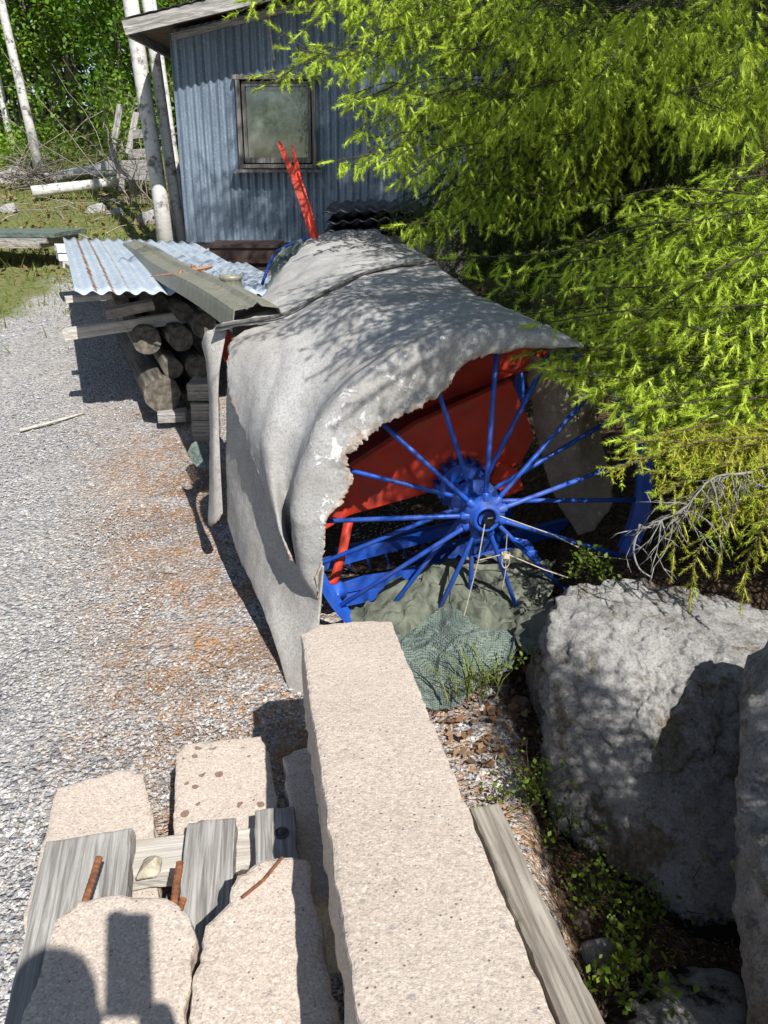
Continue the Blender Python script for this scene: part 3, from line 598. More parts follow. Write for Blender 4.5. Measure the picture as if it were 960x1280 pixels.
# ================================================================== WOODPILE
DA = np.array([-.39, .92, .0]); DA /= np.linalg.norm(DA)
logs = [(195, 381, .084, 5.2, 2.3, 'cut log with pale cracked end just under the corrugated roofing sheet'), (184, 426, .09, 4.88, 2.6, 'dark log with weathered end at the left edge of the pile'),
        (226, 424, .078, 4.85, 2.5, 'medium log to the right of the dark weathered one in the pile'), (256, 408, .08, 4.9, 2.4, 'shaded log high in the pile near the grey felt'),
        (216, 461, .066, 4.82, 2.2, 'thin log with bright lower end directly above the biggest log'), (203, 494, .115, 4.72, 2.4, 'biggest log at the bottom of the pile with a sunlit round end'),
        (248, 460, .075, 4.85, 2.3, 'shaded log beside the thin one, next to the hanging felt strip'), (152, 376, .05, 5.25, 2.2, 'short stubby log at the upper left under the sheet edge'),
        (268, 378, .075, 5.35, 2.3, 'dark log under the olive metal profile'), (230, 391, .06, 5.0, 2.3, 'slim dark log wedged in the second row of the pile'),
        (244, 497, .07, 5.0, 2.0, 'bottom log behind the stacked wooden blocks'), (165, 404, .05, 5.0, 2.0, 'slim pole log under the dark plank of the pile'), (286, 430, .08, 5.0, 2.0, 'log hidden deepest in shade beside the curled felt strip')]
for i, (u, v, r, Y, L, lb) in enumerate(logs):
    a = at(u, v, Y); b = a+DA*L+np.array([random.gauss(0, .05), 0, .03*random.random()])
    r *= .97; tag(logmesh('log', a, b, r, r*random.uniform(.85, 1.1), [BARK, LOGEND], i), lb, 'log', 'logs in the woodpile')
def pl(nm, p, q, w, t, mat, lb, cat, gr=None, seed=0, up=(0, 0, 1)): return tag(plank(nm, p, q, w, t, mat, up=up, seed=seed), lb, cat, gr)
pl('plank', at(79, 411, 4.95), at(262, 384, 5.1), .075, .07, WOODL, 'long pale square-edged plank sticking out left from the woodpile', 'plank', 'planks in the woodpile', 1)
pl('plank', at(131, 386, 4.9), at(190, 374, 5.0), .1, .06, WOODG2, 'short dark plank end above the long pale plank', 'plank', 'planks in the woodpile', 2)
pl('plank', at(81, 371, 5.3), at(170, 364, 5.5), .09, .035, WOODL, 'thin pale board end just below the left corner of the roofing sheet', 'plank', 'planks in the woodpile', 3)
a = at(215, 513, 4.72); pl('wooden_block', a+[-.085, -.02, 0], a+[.085, .01, 0], .12, .06, WOODG, 'flat grey wooden block wedged under the biggest log', 'wooden block', 'blocks under the woodpile', 4)
for k, (u, v, lb) in enumerate(((249, 476, 'upper grey block of the little column beside the felt strip'), (254, 500, 'middle grey block of the little column beside the felt strip'), (255, 521, 'bottom grey block of the little column beside the felt strip'))):
    a = at(u, v, 4.55); pl('wooden_block', a+[-.06, 0, 0], a+[.08, 0, 0], .16, .1 if k < 2 else a[2]-g(a[0], 4.55), WOODG2, lb, 'wooden block', 'blocks under the woodpile', 5+k)
# roofing sheet on top
FLc = at(94, 366, 4.5); wv = np.array([.955, .28, -.03]); wv /= np.linalg.norm(wv); du = np.array([-.37, .92, .03]); du /= np.linalg.norm(du)
nU = 140; WID = 1.15; LEN = 3.0; Gd = np.zeros((16, nU, 3)); rust = np.zeros((16, nU))
for i in range(16):
    for j in range(nU):
        t = i/15*LEN; s_ = j/(nU-1)*WID; Gd[i, j] = FLc+du*t+wv*s_+np.array([0, 0, .0115*math.sin(s_*2*math.pi/.094+1.6)+.012*math.sin(t*1.4)-.03*(s_/WID)**2])
        k = s_/.094; cl = {1: .62, 2: .6, 3: .5, 4: .42}.get(int(round(k-.2)), -.5); fr_ = abs((k-.2)-round(k-.2)); rust[i, j] = cl+.06-(fr_/.28)*.35 if cl > 0 else -.6
m = MB(); m.grid(Gd); o = m.build('roofing_sheet', GALVR, smooth=True); vattr(o, 'rust', rust.ravel()); md = o.modifiers.new('thick', 'SOLIDIFY'); md.thickness = .003
tag(o, 'pale corrugated metal roofing sheet with rust streaks lying on the woodpile', 'roofing sheet')
# second sheet lying flat behind
p0 = at(245, 366, 5.6); m = MB(); Gd = np.zeros((8, 60, 3))
for i in range(8):
    for j in range(60): Gd[i, j] = p0+du*(i/7*2.3)+wv*(j/59*.75)+np.array([0, 0, -.02+.007*math.sin(j*1.1)+.01*math.sin(i)])
m.grid(Gd); o = m.build('roofing_sheet', GALVR, smooth=True); vattr(o, 'rust', np.full(480, -.6)); o.modifiers.new('thick', 'SOLIDIFY').thickness = .003
tag(o, 'bluish metal sheet on the woodpile between the olive profile and the shed', 'roofing sheet')
# olive ridge profile with a vent
e0 = at(322, 386, 3.15); e1 = at(168, 304, 6.9); dd = e1-e0; L = np.linalg.norm(dd); dd /= L; sd = np.cross(dd, [0, 0, 1.]); sd /= np.linalg.norm(sd); un = np.cross(sd, dd)
prof = empty('ridge_profile', (e0+e1)/2-[0, 0, .06], 'long folded olive-grey metal roof profile lying across the woodpile, with a short vent stub', 'metal profile')
sec = [(-.11, -.085), (-.10, -.02), (-.095, 0), (-.02, .012), (0, .03), (.02, .012), (.09, 0), (.098, -.02), (.105, -.06), (.13, -.065)]
m = MB(); m.grid(np.array([[e0+dd*L*t+sd*a+un*(b+.01*math.sin(t*9)) for a, b in sec] for t in np.linspace(0, 1, 14)]))
o = m.build('folded_sheet', OLIVE, prof); o.modifiers.new('thick', 'SOLIDIFY').thickness = .003
vc = at(289, 356, 3.85); m = MB(); m.lathe(vc+[0, 0, -.01], (0, 0, 1), [(0, .055), (.035, .05), (.04, .056), (.055, .056), (.055, .048), (.01, .044), (.01, .001)], 24); m.build('vent_stub', OLIVE, prof, smooth=True)
# dead leaves and twig caught in the profile: rusty scrap
m = MB()
for k in range(5):
    q = at(222+random.random()*22, 338+random.random()*16, 4.45); m.tube([q, q+[random.gauss(0, .06), random.gauss(0, .06), .02], q+[.1*random.gauss(0, 1), .08, -.01]], [.012, .009, .003], 5)
tag(m.build('bark_scrap', m_simple('bark_scrap', (.2, .09, .045), (.36, .19, .11), 30)), 'curled reddish bark scrap caught beside the olive profile', 'bark')

# ================================================================== FARM MACHINE
PHI = R(10); HX = np.array([math.cos(PHI), math.sin(PHI), 0]); NA = np.array([math.sin(PHI), -math.cos(PHI), 0]); ZV = np.array([0, 0, 1.])
HUB = at(600, 637, 2.466); RW = .62
mach = empty('farm_machine', (HUB[0]-.1, HUB[1]+.7, .05), 'old red and blue horse-drawn farm machine with spoked wheel, parked under grey felt', 'farm machine')
def sub(nm, loc, par):
    o = bpy.data.objects.new(nm, None); COL.objects.link(o); o.parent = par; o.location = Vector(loc)-Vector(WL[par.name]); o.empty_display_size = .1; WL[o.name] = tuple(loc); return o
wheel = sub('wheel', HUB, mach)
m = MB(); m.lathe(HUB, NA, [(-.055, RW-.012), (-.055, RW), (.055, RW), (.055, RW-.012), (.02, RW-.02), (0, RW-.032), (-.02, RW-.02)], 96, close=True); m.build('rim', BLUE, wheel, smooth=False)
m = MB(); m.lathe(HUB, NA, [(-.15, .001), (-.15, .045), (-.09, .048), (-.085, .085), (-.06, .088), (-.052, .05), (.03, .05), (.036, .07), (.052, .074), (.058, .055), (.085, .048), (.09, .04), (.075, .034), (.07, .001)], 40); m.build('hub', BLUE, wheel, smooth=True)
m = MB(); m.lathe(HUB, NA, [(.06, .001), (.06, .03), (.085, .03)], 20); m.lathe(HUB+[.006, 0, -.004], NA, [(.07, .02), (.098, .02), (.1, .016), (.1, .001)], 6); m.build('axle_nut', m_simple('greasy_black', (.006, .006, .008), (.02, .02, .025), 40, .35, .3), wheel)
angs = [88, 68, 49, 32.5, 16.5, -1.5, -22, -46, -69, -91, -111, -129, -147, -163, -181, -200, -224, -250]
for i, a in enumerate(angs):
    t = R(a); dr = math.cos(t)*HX+math.sin(t)*ZV; off = .045 if i % 2 == 0 else -.07
    m = MB(); m.tube([HUB+NA*off+dr*.055, HUB+NA*off*.96+dr*.1, HUB+NA*(.02 if i % 2 == 0 else -.02)+dr*(RW-.012)], [.0098, .0088, .0082], 10)
    m.lathe(HUB+NA*off+dr*.055, dr, [(0, .016), (.025, .016), (.03, .011)], 10); m.build('spoke', BLUE, wheel, smooth=True)
# far wheel on the same axle
def copy_tree(o, parent, off):
    c = o.copy(); COL.objects.link(c); c.parent = parent
    if off is not None: c.location = o.location+Vector(off)
    for ch in o.children: copy_tree(ch, c, None)
    return c
copy_tree(wheel, mach, -NA*1.35)
m = MB(); m.tube([HUB-NA*.1, HUB-NA*1.3], .025, 12); m.build('axle', BLUE, mach, smooth=True)
def pxs(l): return [at(*q) for q in l]
# red covers
def slab(nm, pts, ext, mat, par=mach):
    P = np.array(pts); n = len(P); m = MB(); f = [tuple(range(n)), tuple(range(2*n-1, n-1, -1))]+[(i, i+n, (i+1) % n+n, (i+1) % n) for i in range(n)]; m.add(np.vstack([P, P+np.asarray(ext)]), f); o = m.build(nm, mat, par)
    bm = bmesh.new(); bm.from_mesh(o.data); bmesh.ops.recalc_face_normals(bm, faces=bm.faces); bmesh.ops.bevel(bm, geom=bm.edges[:], offset=.004, segments=1, affect='EDGES'); bm.to_mesh(o.data); bm.free(); return o
slab('hood', pxs([(398, 668, 2.62), (392, 628, 2.62), (436, 585, 2.66), (520, 530, 2.72), (640, 476, 2.8), (668, 545, 2.82), (652, 580, 2.8), (545, 614, 2.72), (436, 645, 2.66)]), -NA*.04, RED)
slab('hood', pxs([(520, 515, 2.95), (560, 462, 2.95), (680, 420, 3.0), (690, 455, 3.0), (640, 470, 2.98)]), -NA*.5, RED)
slab('upper_panel', pxs([(425, 575, 3.0), (520, 480, 3.05), (640, 430, 3.1), (645, 474, 3.1), (520, 530, 3.05), (430, 590, 3.0)]), -NA*.25, m_paint('shaded_red_paint', (.22, .012, .01), (.3, .018, .014)))  # red paint with the shade under the felt put into its colour
m = MB(); m.tube(pxs([(436, 650, 2.6), (428, 690, 2.58), (418, 726, 2.56), (406, 728, 2.56)]), .018, 8); m.build('bracket', RED, mach, smooth=True)
slab('plate', pxs([(612, 600, 2.75), (622, 578, 2.75), (648, 588, 2.75), (655, 612, 2.75), (632, 622, 2.75)]), -NA*.05, RED)
for (a, b, r) in (((400, 706, 2.66), (590, 655, 2.8), .02), ((404, 738, 2.62), (650, 690, 2.75), .022), ((425, 752, 2.6), (610, 712, 2.75), .02), ((520, 700, 2.9), (720, 655, 3.0), .03), ((600, 715, 2.7), (665, 690, 2.75), .016), ((420, 690, 3.0), (640, 640, 3.1), .018), ((430, 720, 3.1), (640, 660, 3.2), .016)):
    m = MB(); p, q = at(*a), at(*b); dv = (q-p)/np.linalg.norm(q-p); up_ = np.cross(np.cross(dv, ZV), dv); up_ /= np.linalg.norm(up_); m.box((p+q)/2, (np.linalg.norm(q-p), r, r*2.2), [dv, np.cross(up_, dv), up_]); m.build('frame_bar', BLUE, mach)
slab('bracket', pxs([(657, 690, 2.7), (672, 688, 2.7), (674, 740, 2.66), (662, 745, 2.66)]), -NA*.012, BLUE)
slab('bracket', pxs([(640, 672, 2.72), (662, 676, 2.72), (702, 742, 2.66), (690, 748, 2.66), (652, 690, 2.72)]), -NA*.012, BLUE)
slab('side_plate', pxs([(678, 690, 2.95), (740, 650, 3.0), (735, 700, 2.9), (700, 745, 2.85), (676, 745, 2.85)]), -NA*.03, BLUE)
q = at(421, 741, 2.55); m = MB(); m.lathe(q, NA, [(-.03, .001), (-.03, .04), (.0, .042), (.005, .03), (.012, .03), (.018, .012), (.03, .012), (.03, .001)], 24); m.build('pulley', BLUE, mach, smooth=True)
q = HUB-NA*.24; m = MB(); m.lathe(q, NA, [(-.05, .001), (-.05, .085), (.02, .09), (.03, .05), (.06, .045)], 28)
for k in range(16): t = k/16*6.283; m.box(q-NA*.015+(math.cos(t)*HX+math.sin(t)*ZV)*.095, (.016, .016, .06), [math.cos(t)*HX+math.sin(t)*ZV, np.cross(NA, math.cos(t)*HX+math.sin(t)*ZV), NA])
m.build('gear', BLUE, mach)
for k in range(9):
    t = k/8; a = at(430+t*190, 690-t*40, 2.95+.1*t); m = MB(); m.tube([a, a+[.03, .02, -.1], a+[.0, -.03, -.22], a+[-.06, -.09, -.27]], .006, 6); m.build('tine', BLUE, mach, smooth=True)
# the long fork-ended lever that rises through the felt
lev = [at(394, 302, 4.75), at(382, 262, 4.75), at(370, 224, 4.76), at(358, 200, 4.77), at(350, 180, 4.78)]
m = MB(); P = np.array(lev); wd_ = [.022, .023, .028, .015, .014]
for off, n_ in ((0, 0),):
    Gd = []
    for p, w in zip(P, wd_): Gd.append([p+[-w, -.006, 0], p+[w, -.006, 0], p+[w, .006, 0], p+[-w, .006, 0], p+[-w, -.006, 0]])
    m.grid(np.array(Gd)); m.add([P[-1]+[-.014, -.006, 0], P[-1]+[.014, -.006, 0], P[-1]+[.014, .006, 0], P[-1]+[-.014, .006, 0], P[-1]+[0, -.006, .02], P[-1]+[0, .006, .02]], [(0, 1, 4), (3, 5, 2), (0, 4, 5, 3), (1, 2, 5, 4)])
p = [at(373, 226, 4.755), at(371, 207, 4.755), at(365, 181, 4.755)]
m.grid(np.array([[q_+[-w, -.005, 0], q_+[w, -.005, 0], q_+[w, .005, 0], q_+[-w, .005, 0], q_+[-w, -.005, 0]] for q_, w in zip(p, (.018, .014, .003))])); m.build('lever', RED, mach)
m = MB(); m.tube(pxs([(398, 300, 4.74), (388, 260, 4.74), (373, 214, 4.74)]), .006, 6); m.tube(pxs([(392, 300, 4.72), (385, 270, 4.72)]), .005, 6); m.build('lever_rod', RED, mach, smooth=True)
slab('bracket', pxs([(266, 420, 3.14), (286, 414, 3.14), (293, 440, 3.12), (282, 454, 3.12)]), (0, .015, 0), RED)
m = MB(); q = at(278, 432, 3.12); m.lathe(q+[0, -.012, 0], (0, -1, 0), [(0, .012), (.008, .012), (.008, .001)], 6); m.build('bolt', BLACK, mach)
# twine tied to the wheel
m = MB(); m.tube(pxs([(606, 655, 2.36), (598, 700, 2.33), (580, 770, 2.3)]), .0018, 5); m.tube(pxs([(625, 645, 2.36), (690, 668, 2.4), (745, 695, 2.42), (790, 700, 2.5)]), .0022, 5)
kn = at(632, 694, 2.36); m.tube(pxs([(600, 700, 2.38), (632, 692, 2.36), (680, 712, 2.3), (710, 722, 2.25)]), .0024, 5)
m.tube([kn+[math.cos(t)*.013, -.008, -.02+math.sin(t)*.026] for t in np.linspace(0, 6.28, 12)], .0022, 5); m.tube([kn, kn+[.003, -.006, -.06], kn+[-.004, -.004, -.13]], .0015, 5); m.tube([kn+[0, 0, .08], kn], .0015, 5)
for k in range(4): m.tube([kn+[math.cos(t)*.014, math.sin(t)*.014, -.006+.004*k] for t in np.linspace(0, 6.28, 10)], .0022, 5)
tag(m.build('twine', STRING), 'pale thin twine knotted round the lower spokes of the blue wheel', 'twine')

# ================================================================== FELT SHEETS
def sheet(name, curves, nu, nv, mat, lb, torn=(), wr=.012, thick=.006, seed=0, edgew=.22, group=None, smooth=True, curl=0, fray=.018, wsc=4):
    C = [catmull([q if isinstance(q, np.ndarray) else at(*q) for q in c], nu) for c in curves]; C = np.array(C); Gd = np.array([catmull(C[:, j], nv) for j in range(nu)])   # nu x nv
    du_ = np.gradient(Gd, axis=0); dv_ = np.gradient(Gd, axis=1); N = np.cross(du_, dv_); N /= np.linalg.norm(N, axis=2)[..., None]+1e-9
    E = np.zeros((nu, nv)); RM = np.zeros((nu, nv)); t = np.linspace(0, 1, nv); s_ = np.linspace(0, 1, nu)
    if 'v0' in torn: E = np.maximum(E, .66*(1-(t[None, :]/edgew)**1.3)*(.55+.45*np.sin(3.1*np.clip(s_, 0, 1))[:, None])); RM = np.maximum(RM, 1-t[None, :]/.07)
    if 'v1' in torn: RM = np.maximum(RM, (1-(1-t[None, :])/.05)*(ss(.36, .46, s_)[:, None] if 'v0' in torn else 1))
    if 'u1' in torn: RM = np.maximum(RM, 1-(1-s_[:, None])/.05)
    for i in range(nu):
        for j in range(nv):
            p = Gd[i, j]; w = wr*nz(p, wsc, seed, 5)+wr*.3*nz((p[0]*3, p[1]*3, p[2]*.8), 1.6, seed+5, 3)+wr*.12*nz(p, 14, seed+8, 3); w += wr*.5*(.22-min(.22, abs(nz((p[0], p[1], p[2]*.5), 2.6, seed+31, 2))))/.22; fr_ = max(0, RM[i, j])
            Gd[i, j] = p+N[i, j]*(w+fr_*fray*.28*nz(p, 16, seed+2, 3))
    jag = lambda P, k: np.array([fray*(nz(p, 11, seed+11+k, 5)+.55*nz(p, 38, seed+21+k, 3)+.5*nz(p, 90, seed+7+k, 2)) for p in P])
    for key, idx, inn_ in (('v0', (slice(None), 0), (slice(None), 1)), ('v1', (slice(None), -1), (slice(None), -2)), ('u1', (-1, slice(None)), (-2, slice(None))), ('u0', (0, slice(None)), (1, slice(None)))):
        if key in torn:
            d = Gd[idx]-Gd[inn_]; d /= np.linalg.norm(d, axis=1)[:, None]+1e-9; kk = 1.5*ss(.38, .5, s_) if (key == 'v1' and 'v0' in torn) else 1.0; Gd[idx] = Gd[idx]+d*(kk*jag(Gd[idx], len(key)+ord(key[0])))[:, None]
    m = MB(); m.grid(Gd); o = m.build(name, mat, smooth=smooth); vattr(o, 'edge', np.clip(E, 0, 1).ravel()*1.0); vattr(o, 'rim', np.clip(RM, 0, 1).ravel())
    md = o.modifiers.new('thick', 'SOLIDIFY'); md.thickness = thick; md.offset = 0
    return tag(o, lb, 'felt sheet', group)
GF = 'felt sheets covering the machine'
def onwheel(u, v, off):
    d = ray(u, v); c0 = np.array([0, 0, H]); t = ((HUB+NA*off-c0)@NA)/(d@NA); return c0+d*t
def rimp(th, rad, off): t = R(th); return HUB+rad*(math.cos(t)*HX+math.sin(t)*ZV)+NA*off
FR_ = [onwheel(u, v, o) for u, v, o in ((672, 430, .075), (628, 440, .1), (580, 456, .11), (552, 492, .11), (505, 521, .12), (459, 543, .12), (432, 569, .12), (437, 606, .12), (411, 645, .12), (405, 690, .12), (394, 724, .12))]
TH_ = [65, 81, 95, 108, 122, 136, 150, 164, 180, 194, 205]
RF_ = [rimp(t, RW+.022, .10) for t in TH_]; RB_ = [rimp(t, RW+.035, -.11) for t in TH_]
sheet('felt_sheet', [FR_, RF_, RB_,
     [(590, 364, 3.25), (530, 364, 3.1), (472, 370, 2.98), (440, 374, 2.84), (388, 428, 2.74), (362, 470, 2.64), (345, 512, 2.57), (338, 556, 2.51), (343, 622, 2.43), (352, 668, 2.36), (362, 694, 2.31)],
     [(538, 327, 3.8), (465, 339, 3.6), (400, 370, 3.36), (345, 402, 3.14), (294, 424, 2.96), (283, 462, 2.88), (296, 518, 2.76), (316, 570, 2.63), (334, 620, 2.52), (346, 655, 2.44), (355, 676, 2.38)]],
     280, 120, FELT, 'large front grey felt sheet draped over the wheel with a torn peeling edge', ('v0', 'v1', 'u1'), .012, .007, 1, .46, GF, wsc=2.5)
sheet('felt_sheet', [[(286, 448, 2.96), (305, 520, 2.82), (324, 570, 2.69), (347, 625, 2.56), (372, 680, 2.42), onwheel(404, 708, .1)],
     [(283, 555, 2.96), (298, 610, 2.80), (315, 650, 2.66), (340, 705, 2.49), (372, 755, 2.33), onwheel(401, 755, .12)],
     [(284, 650, 2.92), (300, 695, 2.72), (315, 730, 2.56), (338, 785, 2.36), (374, 874, 2.12), onwheel(398, 800, .14)]],
     110, 60, FELT_SIDE, 'side felt sheet hanging to a pointed corner at the gravel, below the torn edge', ('v1',), .005, .006, 4, .1, GF, fray=.006)
sheet('felt_sheet', [[(545, 329, 3.74), (465, 341, 3.54), (400, 371, 3.3), (350, 397, 3.12), (310, 404, 3.0), (266, 411, 2.98)],
     [(530, 318, 4.1), (450, 322, 3.95), (395, 343, 3.75), (352, 372, 3.5), (318, 392, 3.3), (285, 402, 3.2)],
     [(495, 303, 4.6), (430, 304, 4.5), (392, 318, 4.3), (358, 345, 4.0), (335, 372, 3.7), (305, 392, 3.5)],
     [(470, 288, 5.0), (425, 289, 4.95), (392, 297, 4.8), (368, 318, 4.5), (350, 342, 4.2), (335, 368, 3.95)]],
     120, 60, FELT, 'rear grey felt sheet pierced by the red lever and overlapping the front sheet', ('v1',), .012, .010, 7, .1, GF, fray=.012)
sheet('felt_strip', [[(254, 428, 3.12), (262, 470, 3.08), (264, 540, 3.04), (263, 610, 3.0), (262, 657, 2.98)], [(262, 414, 3.06), (268, 462, 3.0), (270, 540, 2.97), (270, 610, 2.94), (270, 655, 2.93)],
     [(284, 412, 3.03), (275, 462, 2.99), (274, 540, 2.97), (277, 605, 2.94), (279, 642, 2.92)]], 50, 14, FELT_SIDE, 'narrow curled felt strip hanging left of the side sheet, beside the woodpile', ('u1',), .006, .009, 9, .1, GF, fray=.01)
sheet('felt_sheet', [[(664, 440, 2.98), (668, 500, 2.95), (676, 570, 2.9), (702, 640, 2.86), (735, 690, 2.8)], [(700, 455, 2.86), (712, 520, 2.84), (722, 590, 2.8), (738, 650, 2.79), (745, 680, 2.78)], [(738, 445, 3.0), (750, 520, 2.96), (756, 580, 2.92), (764, 635, 2.88), (758, 675, 2.82)]],
     90, 40, FELT_B, 'brownish felt sheet hanging like a curled flap behind the right side of the wheel', ('u1', 'v1'), .03, .006, 12, .1, GF, fray=.02)
hm = catmull([at(*q)+[0, -.004, .012] for q in ((540, 330, 3.74), (465, 342, 3.54), (400, 372, 3.3), (350, 398, 3.12), (310, 405, 3.0), (270, 412, 2.98))], 40); m = MB(); m.tube(hm, .0075, 8); rs = [o for o in COL.objects if o.get('label', '').startswith('rear grey felt')][0]; m.build('hem', m_simple('dark_hem', (.05, .048, .045), (.12, .115, .11), 40, .9), rs, smooth=True)
# nets and cloths
def cloth(nm, curves, nu, nv, mat, lb, wr, seed, cat='netting', group=None, thick=0):
    C = np.array([catmull([at(*q) for q in c], nu) for c in curves]); Gd = np.array([catmull(C[:, j], nv) for j in range(nu)])
    for i in range(nu):
        for j in range(nv):
            p = Gd[i, j]; Gd[i, j] = p+np.array([nz(p, 5, seed), nz(p, 6, seed+3), nz(p, 6, seed+6)+.5*nz(p, 17, seed+8)-.8*abs(nz(p, 9, seed+12, 3))])*wr
    m = MB(); m.grid(Gd); o = m.build(nm, mat, smooth=True)
    if thick: o.modifiers.new('thick', 'SOLIDIFY').thickness = thick
    return tag(o, lb, cat, group)
NG = 'nets and cloths around the machine'
cloth('garden_net', [[(495, 800, 2.2), (520, 785, 2.26), (548, 760, 2.3), (575, 762, 2.26), (610, 785, 2.2), (645, 805, 2.12)], [(500, 835, 2.1), (530, 825, 2.12), (560, 812, 2.12), (590, 815, 2.1), (620, 822, 2.08), (645, 815, 2.08)], [(512, 885, 2.02), (540, 890, 1.98), (565, 888, 1.98), (590, 865, 2.0), (615, 840, 2.04), (640, 828, 2.06)]],
      110, 80, NET, 'grey-green netting crumpled on the ground at the end of the long beam', .03, 3, group=NG)
cloth('ground_cloth', [[(400, 800, 2.3), (470, 740, 2.5), (540, 700, 2.62), (620, 690, 2.7), (690, 700, 2.7)], [(440, 815, 2.24), (500, 785, 2.34), (570, 765, 2.38), (630, 758, 2.42), (690, 745, 2.5)], [(480, 830, 2.18), (530, 812, 2.24), (580, 808, 2.22), (640, 790, 2.26), (680, 770, 2.34)]],
      110, 80, NETS, 'olive green cloth spread on the ground under the blue wheel', .045, 5, 'cloth', NG, .003)
cloth('ground_cloth', [[(640, 772, 2.25), (665, 765, 2.2), (690, 745, 2.2)], [(645, 800, 2.12), (665, 800, 2.08), (690, 775, 2.08)], [(655, 820, 2.05), (668, 815, 2.02), (685, 800, 2.02)]], 24, 24, NETS, 'small fold of green cloth tucked against the big boulder', .02, 8, 'cloth', NG, .003)
cloth('garden_net', [[(332, 345, 5.2), (345, 318, 5.3), (365, 305, 5.3), (385, 300, 5.2)], [(335, 358, 5.0), (350, 335, 5.0), (368, 318, 5.0), (385, 306, 5.0)], [(340, 368, 4.8), (352, 352, 4.75), (365, 335, 4.75), (382, 312, 4.8)]], 40, 30, NET, 'pale green netting bundled beside the rear felt near the red lever', .04, 9, group=NG)
cloth('garden_net', [[(236, 562, 3.95), (248, 552, 4.0), (262, 556, 4.0)], [(240, 574, 3.85), (250, 570, 3.86), (262, 572, 3.86)], [(248, 586, 3.75), (256, 588, 3.74), (262, 585, 3.74)]], 26, 22, NET, 'small scrap of pale netting on the gravel beside the felt strip', .025, 11, group=NG)
m = MB(); a, b = at(322, 372, 5.1), at(342, 318, 6.0); m.tube([a, a+(b-a)*.5+[0, 0, .01], b], .011, 10); m.tube(pxs([(322, 372, 5.1), (338, 376, 4.9)]), .011, 10); m.tube(pxs([(345, 314, 5.6), (375, 300, 5.5), (410, 295, 5.4), (440, 291, 5.4)]), .009, 10)
tag(m.build('blue_pipe', BLUE, smooth=True), 'bent blue pipe frame showing between the woodpile sheet and rear felt', 'pipe')

# ================================================================== FOREGROUND BEAMS AND BOARDS
def atp(u, v, z0, y0=1.2, sl=0.0):
    d = ray(u, v); t = (z0-sl*(0-y0)*-1*-1-H+sl*0)/(d[2]+sl*d[1]) if False else (z0+sl*y0-H)/(d[2]+sl*d[1]); return np.array([0, 0, H])+d*t
def poly(l, z0, y0=1.2, sl=0.0): return [atp(u, v, z0, y0, sl) for u, v in l]
GB = 'concrete beams stacked beside the yard'
def beam(top, z0, th, lb, mat=CONC, y0=1.2, sl=0.0, seed=0, jit=.006, bev=.007, grp=GB, rough=.004): return tag(prism('concrete_beam', poly(top, z0, y0, sl), th, mat, jit=jit, bev=bev, seed=seed, rough=rough, res=.012), lb, 'concrete beam', grp)
beam([(376, 792), (398, 779), (465, 774), (490, 776), (580, 996), (697, 1280), (787, 1500), (481, 1500), (447, 1275), (398, 950)], .6, .2, 'longest pinkish concrete beam running from the bottom edge to the machine', y0=1.58, sl=.117, seed=1, jit=.0035)
beam([(-20, 1500), (28, 1280), (50, 1205), (66, 1150), (98, 1123), (140, 1117), (186, 1119), (216, 1126), (238, 1148), (243, 1172), (236, 1225), (231, 1280), (222, 1500)], .42, .13, 'broken-ended concrete beam at bottom left carrying the shadow of the photographer', seed=3, jit=.008)
beam([(230, 1500), (236, 1280), (240, 1218), (254, 1165), (282, 1124), (297, 1092), (328, 1071), (356, 1067), (383, 1073), (390, 1092), (388, 1112), (402, 1165), (416, 1220), (433, 1280), (470, 1500)], .44, .14, 'concrete beam with rounded chipped end between the photographer-shadowed one and the longest', seed=5, jit=.01, bev=.01)
beam([(70, 984), (150, 962), (180, 966), (194, 1046), (200, 1150), (30, 1150), (52, 1050)], .13, .15, 'low concrete slab lying on the gravel at left under grey planks', seed=7)
beam([(218, 945), (230, 929), (326, 919), (334, 940), (348, 1010), (360, 1110), (215, 1110)], .2, .22, 'concrete slab dotted with dark rust spots in front of the bolted plank', CONC_SPOT, seed=9)
beam([(354, 946), (368, 936), (388, 934), (402, 1000), (420, 1120), (372, 1120), (364, 1030)], .24, .24, 'dark shaded concrete beam lying low along the longest beam', seed=11)
tag(prism('concrete_beam', [(.04, .2, .395), (.24, .2, .395), (.02, 1.45, .36), (-.14, 1.45, .36)], .37, CONC, seed=13), 'hidden lower concrete beam bearing the longest beam', 'concrete beam', GB)
# boards
GP = 'grey boards between the concrete beams'
def board(top, z0, th, lb, mat=WOODG, y0=1.2, sl=0.0, seed=0):
    P = np.array(poly(top, z0, y0, sl)); a = (P[0]+P[1])/2; b = (P[2]+P[3])/2; w = (np.linalg.norm(P[0]-P[1])+np.linalg.norm(P[2]-P[3]))/2
    return tag(plank('plank', a, b, w, th, mat, jit=.003, bev=.004, seed=seed), lb, 'plank', GP)
board([(62, 1047), (161, 1038), (140, 1290), (5, 1270)], .275, .06, 'wide grey plank at the left, under the photographer-shadowed beam', WOODG, seed=1)
board([(232, 1029), (296, 1020), (286, 1200), (216, 1205)], .275, .05, 'weathered grey plank standing out between the two broken beam ends', WOODG, seed=2)
board([(164, 1050), (164, 1092), (330, 1075), (326, 1032)], .222, .05, 'pale crosswise board lying between the two grey planks', WOODL, seed=3)
b3 = board([(319, 1014), (367, 1005), (376, 1130), (320, 1135)], .285, .075, 'short grey plank with a round bolt in it, beside the longest beam', WOODG, seed=4)
bc = atp(352, 1042, .285); m = MB(); m.lathe(bc+[0, 0, -.004], (0, 0, 1), [(0, .017), (.008, .016), (.009, .012), (.006, .011), (.006, .008), (.012, .007), (.013, .001)], 24)
